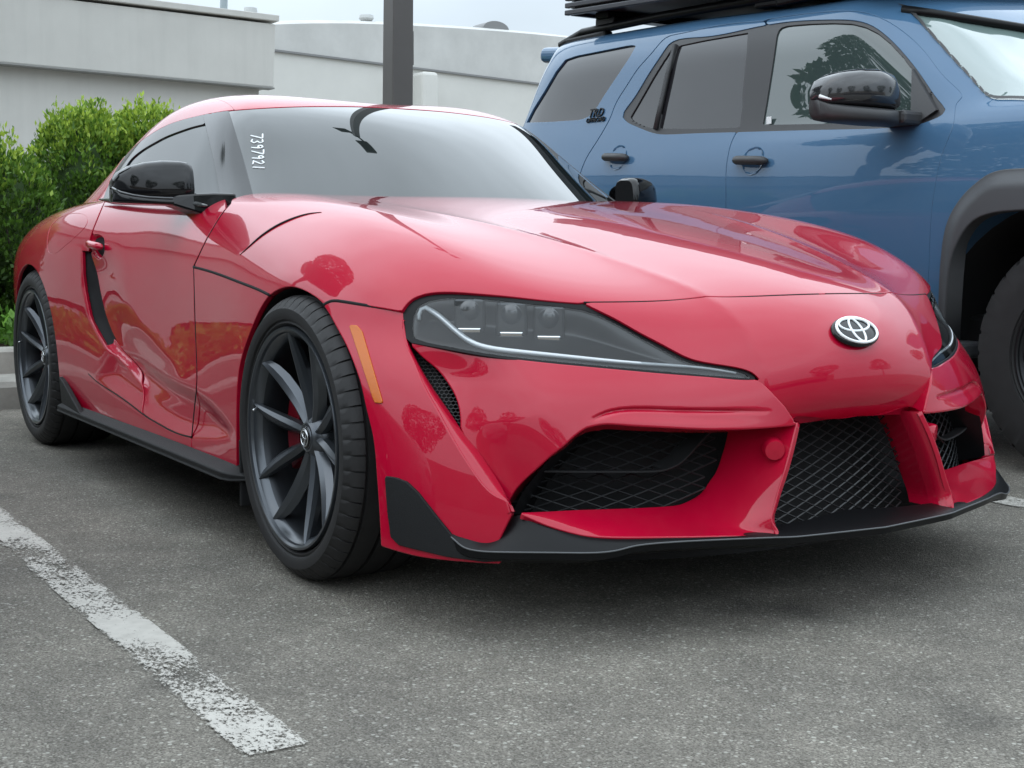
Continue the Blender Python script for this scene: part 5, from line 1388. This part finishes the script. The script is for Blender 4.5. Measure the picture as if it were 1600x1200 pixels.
# badge
def text_mesh(name, body, size, origin, xdir, zdir, mat, parent, depth=.003, align='CENTER', shear=0.0):
    cu = bpy.data.curves.new(name, 'FONT'); cu.body = body; cu.size = size; cu.extrude = depth; cu.align_x = align; cu.shear = shear; cu.resolution_u = 2
    tmp = bpy.data.objects.new(name, cu); COL.objects.link(tmp)
    me = bpy.data.meshes.new_from_object(tmp.evaluated_get(bpy.context.evaluated_depsgraph_get())); bpy.data.objects.remove(tmp)
    xd = Vector(xdir).normalized(); zd = Vector(zdir).normalized(); nd = xd.cross(zd)
    me.transform(Matrix(((xd.x, zd.x, nd.x, origin[0]), (xd.y, zd.y, nd.y, origin[1]), (xd.z, zd.z, nd.z, origin[2]), (0, 0, 0, 1))))
    me.materials.clear()
    return link(name, me, mat, parent)
q = hit(BS, 931, 183); q2 = hit(BS, 931, 191); h = BS.ray_cast(Vector(CAM), Vector(ray(931, 185)))
nb = Vector(h[1]); xd = Vector((1, 0, 0)); xd = (xd-nb*xd.dot(nb)).normalized(); zd = nb.cross(xd)
text_mesh('badge', 'TRD', .062, Vector(q)+nb*.004, xd, zd, MAT['satin_black'], SUV, shear=.2)
text_mesh('badge', 'OFFROAD', .034, Vector(q2)+nb*.004, xd, zd, MAT['satin_black'], SUV)
# window sticker
mb = MB(); q = hit(BS, 1201, 188)+np.array([.003, -.001, 0]); mb.box(q, (.028, .002, .03)); mb.build('glass_sticker', MAT['white'], SUV)
# roof rails, feet and carrier
for s, yy in ((1, 2.05), (-1, 2*YC-2.05)):
    mb = MB(); mb.tube([(-3.25, yy, 1.83), (-3.05, yy, 1.872), (-2.4, yy, 1.868), (-1.5, yy, 1.842), (-1.15, yy, 1.82), (-1.05, yy, 1.795)], .022, 10); rr_ = mb.build('roof_rail', MAT['satin_black'], SUV, smooth=True)
    for xf in (-3.0, -1.4):
        mb = MB(); mb.box((xf, yy, 1.825), (.36, .055, .06)); mb.build('rail_foot', MAT['satin_black'], rr_, bevel=.012)
CARR = empty('roof_carrier', (-1.9, 2.7, 1.93), 'dark slatted roof-top carrier mounted above the blue SUV roof', 'carrier')
tilt = Matrix.Rotation(R(2.9), 3, 'Y')
o = Vector((-1.9, 2.7, 1.878))
def tb(mb, c, d): return mb.box(o+tilt @ Vector(c), d, tilt)
mb = MB(); tb(mb, (0, 0, .085), (2.18, 1.5, .12)); mb.build('tray', simple('dark_grey_composite', (.05,.055,.065), .5, var=.2), CARR, bevel=.01)
for k in range(4):
    mb = MB(); tb(mb, (-.01, -.77, .022+k*.036), (2.24, .03, .026)); mb.build('side_slat', MAT['slat'] if 'slat' in MAT else MAT.setdefault('slat', simple('dark_slat', (.028,.03,.038), .4)), CARR, bevel=.005)
    mb = MB(); tb(mb, (-1.11, 0, .022+k*.036), (.03, 1.5, .026)); mb.build('end_slat', MAT['slat'], CARR, bevel=.005)
for xf in (-.95, .25, .9):
    mb = MB(); tb(mb, (xf, 0, .006), (.11, 1.36, .035)); mb.build('crossbar', MAT['satin_black'], CARR, bevel=.008)
    for yy in (-.62, .62):
        mb = MB(); tb(mb, (xf, yy, -.03), (.16, .08, .06)); mb.build('clamp', MAT['satin_black'], CARR, bevel=.01)
# ------------------------------------------------------------------ hedge shrubs, ground cover, trees
def leaf_mat(name, c1, c2, c3):
    m, nt, b = new_mat(name); N = nt.nodes; L = nt.links
    at = N.new('ShaderNodeAttribute'); at.attribute_name = 'tone'
    cr = N.new('ShaderNodeValToRGB'); e = cr.color_ramp.elements
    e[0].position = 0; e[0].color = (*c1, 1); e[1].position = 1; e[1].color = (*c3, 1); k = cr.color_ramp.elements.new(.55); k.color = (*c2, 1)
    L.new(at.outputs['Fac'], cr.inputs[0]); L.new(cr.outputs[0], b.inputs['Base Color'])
    b.inputs['Roughness'].default_value = .45; b.inputs['Specular IOR Level'].default_value = .35
    tr = N.new('ShaderNodeBsdfTranslucent'); L.new(cr.outputs[0], tr.inputs[0])
    mx = N.new('ShaderNodeMixShader'); mx.inputs[0].default_value = .28
    L.new(b.outputs[0], mx.inputs[1]); L.new(tr.outputs[0], mx.inputs[2]); L.new(mx.outputs[0], N['Material Output'].inputs[0])
    return m
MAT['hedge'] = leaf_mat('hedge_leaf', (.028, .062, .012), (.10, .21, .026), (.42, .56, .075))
MAT['tree_leaf'] = leaf_mat('tree_leaf', (.025, .055, .016), (.045, .10, .022), (.09, .17, .04))
MAT['cover'] = leaf_mat('ground_cover_leaf', (.05, .12, .02), (.11, .26, .035), (.2, .4, .06))
MAT['bark'] = simple('bark', (.06, .05, .042), .9, bump=.8, bscale=40, var=.3)
def leaves(name, P, D, size, wid, tone, mat, parent, rng):
    """one kite-shaped leaf per point; P positions, D directions"""
    n = len(P); D = D/np.linalg.norm(D, axis=1)[:, None]
    rnd = rng.normal(size=(n, 3)); S = np.cross(D, rnd); S /= np.linalg.norm(S, axis=1)[:, None]+1e-9; U = np.cross(S, D)
    sz = size*(.7+.6*rng.random(n))[:, None]; w = wid*(.7+.6*rng.random(n))[:, None]
    a = P; b_ = P+D*sz*.5+S*w+U*sz*.05; c = P+D*sz; d = P+D*sz*.5-S*w+U*sz*.05
    V = np.stack([a, b_, c, d], 1).reshape(-1, 3); idx = np.arange(n*4).reshape(n, 4)
    me = bpy.data.meshes.new(name); me.vertices.add(n*4); me.vertices.foreach_set('co', V.astype(np.float32).ravel())
    me.loops.add(n*4); me.loops.foreach_set('vertex_index', idx.ravel()); me.polygons.add(n); me.polygons.foreach_set('loop_start', np.arange(n)*4)
    me.update(calc_edges=True)
    at = me.attributes.new('tone', 'FLOAT', 'POINT'); at.data.foreach_set('value', np.repeat(tone, 4).astype(np.float32))
    return link(name, me, mat, parent)
def blob_points(rng, n, lobes, shell=.55):
    """points on and under the skin of a set of ellipsoid lobes"""
    P = []; Nn = []; w = np.array([l[3]*l[4]+l[4]*l[5]+l[3]*l[5] for l in lobes]); w /= w.sum()
    C = np.array([l[:3] for l in lobes]); Rr = np.array([l[3:6] for l in lobes])
    while len(P) < n:
        k = rng.choice(len(lobes), p=w); d = rng.normal(size=3); d /= np.linalg.norm(d)
        r = 1-shell*(rng.random()**2.2); p = C[k]+Rr[k]*d*r
        q = ((p-C)/Rr); q2 = (q**2).sum(1); q2[k] = 9
        if (q2 < .75).any(): continue
        P.append(p); Nn.append(d)
    return np.array(P), np.array(Nn)
def shrub(name, label, lobes, n, seed, up=.9, size=.036, wid=.0085, mat='hedge', group=None, trunk=True, spikes=0):
    rng = np.random.default_rng(seed)
    base = np.array(lobes)[:, :3].mean(0); root = empty(name, (base[0], base[1], .23), label, 'shrub', group)
    P, D = blob_points(rng, n//7, lobes)
    zmax = max(l[2]+l[5] for l in lobes); zmin = min(l[2]-l[5] for l in lobes)
    top = np.clip((P[:, 2]-zmin)/(zmax-zmin), 0, 1)
    if spikes:
        k = rng.choice(np.where(top > .72)[0], spikes); ex = []
        for i in k:
            h = .04+.11*rng.random()
            for t in np.linspace(0, 1, 5): ex.append(P[i]+np.array([rng.normal()*.008, rng.normal()*.008, t*h]))
        ex = np.array(ex); P = np.vstack([P, ex]); D = np.vstack([D, np.tile([0, 0, 1.], (len(ex), 1))]); top = np.concatenate([top, np.ones(len(ex))])
    depth = rng.random(len(P))
    Q = np.repeat(P, 7, 0)+rng.normal(size=(len(P)*7, 3))*.014
    DD = np.repeat(D*.55+np.array([0, 0, up]), 7, 0)+rng.normal(size=(len(P)*7, 3))*.55
    tone = np.repeat(np.clip(.06+.78*top**2.0+.36*(depth-.4), 0, 1), 7)+rng.normal(size=len(P)*7)*.12  # lower leaves darkened as painted shade; yellowish tips are leaf colour
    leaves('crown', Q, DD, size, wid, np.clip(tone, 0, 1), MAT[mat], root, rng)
    # twigs and dark core so that the crown is not see-through
    mb = MB()
    for l in lobes:
        for _ in range(14):
            d = rng.normal(size=3); d[2] = abs(d[2])+.4; d /= np.linalg.norm(d)
            s = Vector((l[0]+rng.normal()*.06, l[1]+rng.normal()*.06, .24)); e = Vector(np.array(l[:3])+np.array(l[3:6])*d*.9)
            mid = s.lerp(e, .5)+Vector(rng.normal(size=3)*.05)
            mb.tube([s, mid, e], [.016, .010, .003], 5)
    mb.build('trunk', MAT['bark'], root)
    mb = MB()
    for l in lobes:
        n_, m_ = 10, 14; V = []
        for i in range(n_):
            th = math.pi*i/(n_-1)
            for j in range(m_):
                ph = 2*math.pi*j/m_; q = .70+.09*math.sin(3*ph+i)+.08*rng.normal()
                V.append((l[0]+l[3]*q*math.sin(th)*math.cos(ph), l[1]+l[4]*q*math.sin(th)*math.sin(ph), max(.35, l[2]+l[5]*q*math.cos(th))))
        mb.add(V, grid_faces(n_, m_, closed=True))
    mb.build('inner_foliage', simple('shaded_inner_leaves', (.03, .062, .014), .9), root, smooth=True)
    return root
# ------------------------------------------------------------------ planting behind the bays
GH = 'hedge shrubs behind the parking bays'
shrub('hedge_shrub', 'low rounded hedge shrub at the left edge, in front of the taller hedge', [(-4.86,-.82,.86,.36,.40,.56),(-4.8,-.52,.78,.32,.32,.48),(-4.95,-1.25,.86,.4,.42,.60)], 38000, 3, group=GH, spikes=40)
shrub('hedge_shrub', 'shaded hedge shrub between the low shrub and the grey wall', [(-5.75,-.70,.86,.42,.5,.62),(-5.7,-1.3,.86,.42,.5,.62)], 18000, 4, group=GH, spikes=40)
shrub('hedge_shrub', 'tall bright green hedge shrub rising beside the coupe roof', [(-5.6,.13,.92,.42,.34,.65),(-5.62,.52,.93,.42,.38,.67),(-5.6,.92,.92,.42,.36,.66)], 56000, 5, group=GH, spikes=80)
shrub('hedge_shrub', 'hedge shrub mostly hidden behind the coupe cabin', [(-5.7,1.45,.85,.42,.40,.58),(-5.7,1.9,.80,.42,.40,.55)], 5000, 6, group=GH, spikes=20)
rng = np.random.default_rng(11)
n = 5200; P = np.stack([-4.2-.55*rng.random(n)**1.2, -2.6+3.6*rng.random(n), .24+.16*rng.random(n)], -1)
o = leaves('ground_cover', P, rng.normal(size=(n, 3))*.6+np.array([.15, 0, .7]), .055, .017, np.clip(rng.normal(.55, .25, n), 0, 1), MAT['cover'], None, rng)
tag(o, 'bright green ground cover growing along the kerb', 'ground cover', kind='stuff')
# ------------------------------------------------------------------ lamp post with two flat heads
LAMP = empty('lamp_post', (-5.2, 2.08, 0), 'square dark brown lamp post standing behind the coupe roof', 'lamp post')
MAT['bronze'] = simple('bronze_painted_steel', (.085, .078, .074), .45, var=.08, vscale=3)
lean = .012
def lp(z, a, b): return (-5.2+.534*lean*(z-1.7)+a, 2.08+.845*lean*(z-1.7)+b, z)
mb = MB(); V = []
for z, w in ((.2, .080), (9.0, .055)): V += [lp(z, a*w, b*w) for a, b in ((-1, -1), (1, -1), (1, 1), (-1, 1))]
mb.add(V, grid_faces(2, 4, closed=True)+[(3, 2, 1, 0), (4, 5, 6, 7)]); mb.build('post', MAT['bronze'], LAMP, bevel=.008, seg=2)
mb = MB(); mb.box((-5.22, 2.06, .30), (.6, .6, .5)); mb.build('footing', MAT['concrete'], LAMP, bevel=.02)
mb = MB(); q = lp(2.05, .0, .09); mb.box((q[0]-.0, q[1], q[2]), (.05, .03, .22)); mb.build('access_cover', MAT['bronze'], LAMP, bevel=.004)
tp = lp(9.0, 0, 0)
for s in (-1, 1):
    mb = MB(); mb.tube([(tp[0], tp[1], tp[2]-.05), (tp[0]+s*.25, tp[1], tp[2])], .03, 8); arm = mb.build('arm', MAT['bronze'], LAMP, smooth=True)
    mb = MB(); mb.box((tp[0]+s*.40, tp[1]-.06, tp[2]+.02), (.34, .28, .08)); mb.build('lamp_head', MAT['bronze'], arm, bevel=.02)
# ------------------------------------------------------------------ buildings
def stucco(name, col):
    m = simple(name, col, .9, bump=.35, bscale=90, var=.05, vscale=1.4); nt = m.node_tree; N = nt.nodes; L = nt.links; b = N['Principled BSDF']
    src = b.inputs['Base Color'].links[0].from_socket
    tc = N.new('ShaderNodeTexCoord'); mp = N.new('ShaderNodeMapping'); mp.inputs['Scale'].default_value = (5, 5, .35); L.new(tc.outputs['Object'], mp.inputs[0])
    n = N.new('ShaderNodeTexNoise'); n.inputs['Scale'].default_value = 1.0; n.inputs['Detail'].default_value = 7; n.inputs['Roughness'].default_value = .65; L.new(mp.outputs[0], n.inputs['Vector'])
    r = N.new('ShaderNodeMapRange'); r.inputs['From Min'].default_value = .48; r.inputs['From Max'].default_value = .75; r.inputs['To Min'].default_value = 0; r.inputs['To Max'].default_value = .16; L.new(n.outputs['Fac'], r.inputs['Value'])
    x = N.new('ShaderNodeMix'); x.data_type = 'RGBA'; x.inputs['B'].default_value = (.3, .3, .28, 1); L.new(r.outputs[0], x.inputs['Factor']); L.new(src, x.inputs['A']); L.new(x.outputs['Result'], b.inputs['Base Color'])
    return m
MAT['stucco'] = stucco('grey_stucco', (.56, .548, .515))
MAT['stucco_plain'] = simple('grey_stucco', (.56, .565, .545), .9, bump=.35, bscale=90, var=.05, vscale=1.4)
MAT['stucco2'] = simple('pale_stucco', (.61, .60, .565), .9, bump=.3, bscale=90, var=.05, vscale=1.2)
MAT['metal_fascia'] = simple('grey_metal_fascia', (.50, .495, .475), .7, bump=.25, bscale=25, var=.12, vscale=1.1)
MAT['flash'] = simple('cap_flashing', (.5, .51, .5), .5, var=.1)
B1_ = empty('flat_roof_building', (-14, -8, 0), 'grey stucco flat-roofed building wall with overhanging fascia behind the hedge', 'building')
ty = -.022
def sl(y, z): return z+ty*(y-2)
def slab(name, x0, x1, y0, y1, z0, z1, mat, par, bev=.01):
    """box whose long edges fall slightly to the right as the lot does"""
    V = []
    for x in (x0, x1):
        for y, z in ((y0, z0), (y1, z0), (y1, z1), (y0, z1)): V.append((x, y+.045*(z-2) if y > 0 else y, sl(y, z)))
    o = mesh(name, V, [(0,1,2,3),(7,6,5,4),(0,4,5,1),(1,5,6,2),(2,6,7,3),(3,7,4,0)], mat, par, False)
    bm = bmesh.new(); bm.from_mesh(o.data); bmesh.ops.recalc_face_normals(bm, faces=bm.faces); bm.to_mesh(o.data); bm.free()
    if bev: md = o.modifiers.new('b', 'BEVEL'); md.width = bev; md.segments = 2
    return o
slab('wall', -22, -12.16, -26, 3.88, .1, 2.62, MAT['stucco'], B1_, 0)
fa_ = slab('fascia', -22, -12.0, -26, 4.0, 2.585, 3.30, MAT['stucco'], B1_, .012)
slab('parapet_cap', -22, -11.965, -26, 4.03, 3.33, 3.40, MAT['stucco'], B1_, .008)
slab('soffit_shade', -12.17, -11.985, -26, 4.005, 2.568, 2.584, simple('soffit_shade_grey', (.25,.25,.24), .6), B1_, .003)  # dark strip painting the soffit shadow under the fascia
def vent_stack(par, x, y, z, h, r, cap=1.7):
    mb = MB(); mb.tube([(x, y, z-.3), (x, y, z+h)], r, 12); o = mb.build('vent_pipe', MAT['flash'], par, smooth=True)
    mb = MB(); mb.tube([(x, y, z+h-.01), (x, y, z+h+.03), (x, y, z+h+.035), (x, y, z+h+.09), (x, y, z+h+.1)], [r*1.2, r*cap, r*cap, r*cap*.9, .002], 12); mb.build('vent_cap', MAT['flash'], o, angle=40)
vent_stack(B1_, -12.8, 4.22-.15, 3.36, .10, .05)
mb = MB(); mb.tube([(-12.4, 3.58, 3.2), (-12.4, 3.62, 4.3)], .045, 8); mb.build('pipe', simple('pale_pipe', (.36,.42,.45), .5), B1_, smooth=True)
B2_ = empty('arched_roof_building', (-24, 15, 0), 'long pale building with a gently arched metal roof beyond the lamp post', 'building')
ys2 = np.array([3., 5, 7.37, 8.74, 10.05, 12.3, 13.83, 16, 19, 23, 28]); zs2 = np.array([3.95, 4.25, 4.585, 4.725, 4.80, 4.868, 4.875, 4.85, 4.74, 4.5, 4.1])
yy = np.linspace(3, 28, 60); cs = spline(np.stack([ys2, zs2], -1), 60)
V = []
for y, z in cs: V += [(-20, y, 4.142-.0392*(y-7.37)), (-20.02, y, z), (-20.5, y, z+.12), (-34, y, z+.25)]
o = mesh('roof', V, grid_faces(60, 4), MAT['metal_fascia'], B2_, False)
bm = bmesh.new(); bm.from_mesh(o.data); bmesh.ops.recalc_face_normals(bm, faces=bm.faces); bm.to_mesh(o.data); bm.free()
V = []
for y in (3., 28.): V += [(-19.97, y, 4.115-.0392*(y-7.37)), (-19.97, y, 4.15-.0392*(y-7.37)), (-20.1, y, 4.15-.0392*(y-7.37)), (-20.1, y, 4.115-.0392*(y-7.37))]
mesh('eave_trim', V, grid_faces(2, 4, closed=True), simple('dark_eave_metal', (.2,.2,.2), .6), B2_, False)  # dark grey trim along the lower edge of the roof panel
V = [(-20.03, 3, .1), (-20.03, 28, .1), (-20.03, 28, 4.125-.0392*20.6), (-20.03, 3, 4.125+.0392*4.37)]
mesh('wall', V, [(0, 1, 2, 3)], MAT['stucco2'], B2_, False)
# buttress beside the lamp post
mb = MB(); mb.box((-19.8, 10.25, 2.0), (.5, .34, 3.84)); mb.build('buttress', MAT['stucco2'], B2_, bevel=.06)
vent_stack(B2_, -20.6, 9.45, 4.78, .14, .09, 1.6)
mb = MB(); mb.tube([(-20.6, 10.35, 4.7), (-20.6, 10.37, 5.35)], .018, 6); mb.build('antenna', MAT['flash'], B2_)
mb = MB(); V = []; 
for k in range(16):
    a = math.pi*k/15; V.append((-20.5, 12.25+.3*math.cos(a), 4.98+.16*math.sin(a)))
V2d = V+[(x-.5, y, z) for x, y, z in V]; n = len(V)
mesh('roof_hatch', V2d, [tuple(range(n)), tuple(range(n, 2*n))[::-1]]+[(i, i+1, n+i+1, n+i) for i in range(n-1)]+[(n-1, 0, n, 2*n-1)], simple('hatch_dark', (.2,.2,.2), .6), B2_, False)
mb = MB(); mb.tube([(-14.0, 9.05, .3), (-14.0, 9.1, 3.6)], .012, 5); mb.build('antenna', MAT['flash'], B2_)
# ------------------------------------------------------------------ what the paint and glass mirror: trees and frontages around the lot, a car in the bay to the left
def tree(name, label, x, y, h, r, seed, n=5200, z0=None, leaf=.20):
    rng = np.random.default_rng(seed); root = empty(name, (x, y, 0), label, 'tree', 'trees around the parking lot')
    z0 = z0 if z0 is not None else h*.38
    lobes = []
    for k in range(9):
        a = rng.random()*6.28; q = r*.55*rng.random()**.5; zz = z0+(h-z0)*(.25+.55*rng.random()); s = r*(.40+.2*rng.random())
        lobes.append((x+q*math.cos(a), y+q*math.sin(a), zz, s, s, s*.8))
    P, D = blob_points(rng, n, lobes, .8)
    leaves('crown', P, D+rng.normal(size=P.shape)*.7, leaf, leaf*.31, np.clip(.2+.5*(P[:, 2]-z0)/(h-z0)+rng.normal(size=n)*.15, 0, 1), MAT['tree_leaf'], root, rng)
    mb = MB(); mb.tube([(x, y, 0), (x+.05, y, z0*.6), (x, y+.05, z0), (x, y, h*.7)], [.17, .14, .11, .04], 10)
    for l in lobes: mb.tube([(x, y, z0*.9), (l[0]*.5+x*.5, l[1]*.5+y*.5, l[2]*.9), (l[0], l[1], l[2])], [.07, .045, .015], 6)
    mb.build('trunk', MAT['bark'], root); return root
tree('broadleaf_tree', 'broadleaf tree mirrored in the coupe fender, outside the picture to the left', -6.9, -4.6, 8.0, 1.9, 21, 17000, leaf=.12)
for k, (x, y, h, r_) in enumerate([(-9, -11, 7, 2.6), (3, -19, 9, 3.4), (14, -17, 8.5, 3.2), (24, -9, 9.5, 3.6), (27, 3, 8.5, 3.3), (25, 14, 9, 3.4), (17, 24, 9, 3.5), (4, 30, 9, 3.4)]):
    tree('broadleaf_tree', 'broadleaf tree %s, unseen behind the viewer, added for the paint to mirror' % ['at the left end of the hedge', 'beyond the bays on the left', 'at the front left corner of the lot', 'left of the tan shop building', 'in front of the tan shop building', 'right of the tan shop building', 'at the front right corner of the lot', 'far to the right beyond the SUV'][k], x, y, h, r_, 30+k, 6500)  # unseen trees added so the paint has dark surroundings to mirror
FR = empty('unseen_building', (34, 0, 0), 'low tan shop building across the lot, unseen, added for the paint to mirror', 'building')  # frontage out of view, added for the bumper to mirror
mb = MB(); mb.box((38, -4, 2.6), (8, 52, 5.2)); mb.box((18, -34, 2.4), (34, 8, 4.8)); mb.build('wall', simple('tan_stucco', (.33,.27,.21), .9, var=.1, vscale=.5), FR)
mb = MB(); mb.box((33.9, -4, 1.6), (.2, 46, 2.4)); mb.build('shop_window', MAT['glass_dark'], FR)
NB = empty('neighbour_car', (0, -2.78, 0), 'dark grey coupe in the bay to the left, seen only mirrored in the red door', 'car')
sh = np.array([0, -2.78, 0])
def moved(S, both=True):
    P = (S[0]+sh, S[1], S[2]); m = mirror(*S); return join(P, (m[0]+sh, m[1], m[2]))
lo1 = surf(BODY, 90, 60, flip=True, smooth=.12, sym=True); lo2 = surf(CABIN, 50, 36, flip=True, smooth=.04, sym=True)
archf = -sdf_poly(side_of(lo1[0]), circ2(.03, .33, .38, .35))*500; archr = -sdf_poly(side_of(lo1[0]), circ2(-2.44, .33, .38, .36))*500
MAT['grey_paint'] = car_paint('grey_paint', (.05, .053, .058))
panel('body_shell', moved(clip(*lo1, np.minimum(archf, archr))), MAT['grey_paint'], NB); panel('cabin', moved(lo2), MAT['glass'], NB)
lo0 = surf(np.array([[(x, -w, z) for w, x in zip(NW, NOSE[z])] for z in NOSE]), 30, 40, flip=True, smooth=.05, sym=True)
panel('front_bumper', moved(lo0), MAT['grey_paint'], NB)
for side in (-1, 1):
    for cx, ty_, zz in ((0, ME_TY_F, .3295), (-2.47, ME_TY_R, .3365)):
        w = wheel(NB, cx, side*.912, zz, ty_, side, 5)
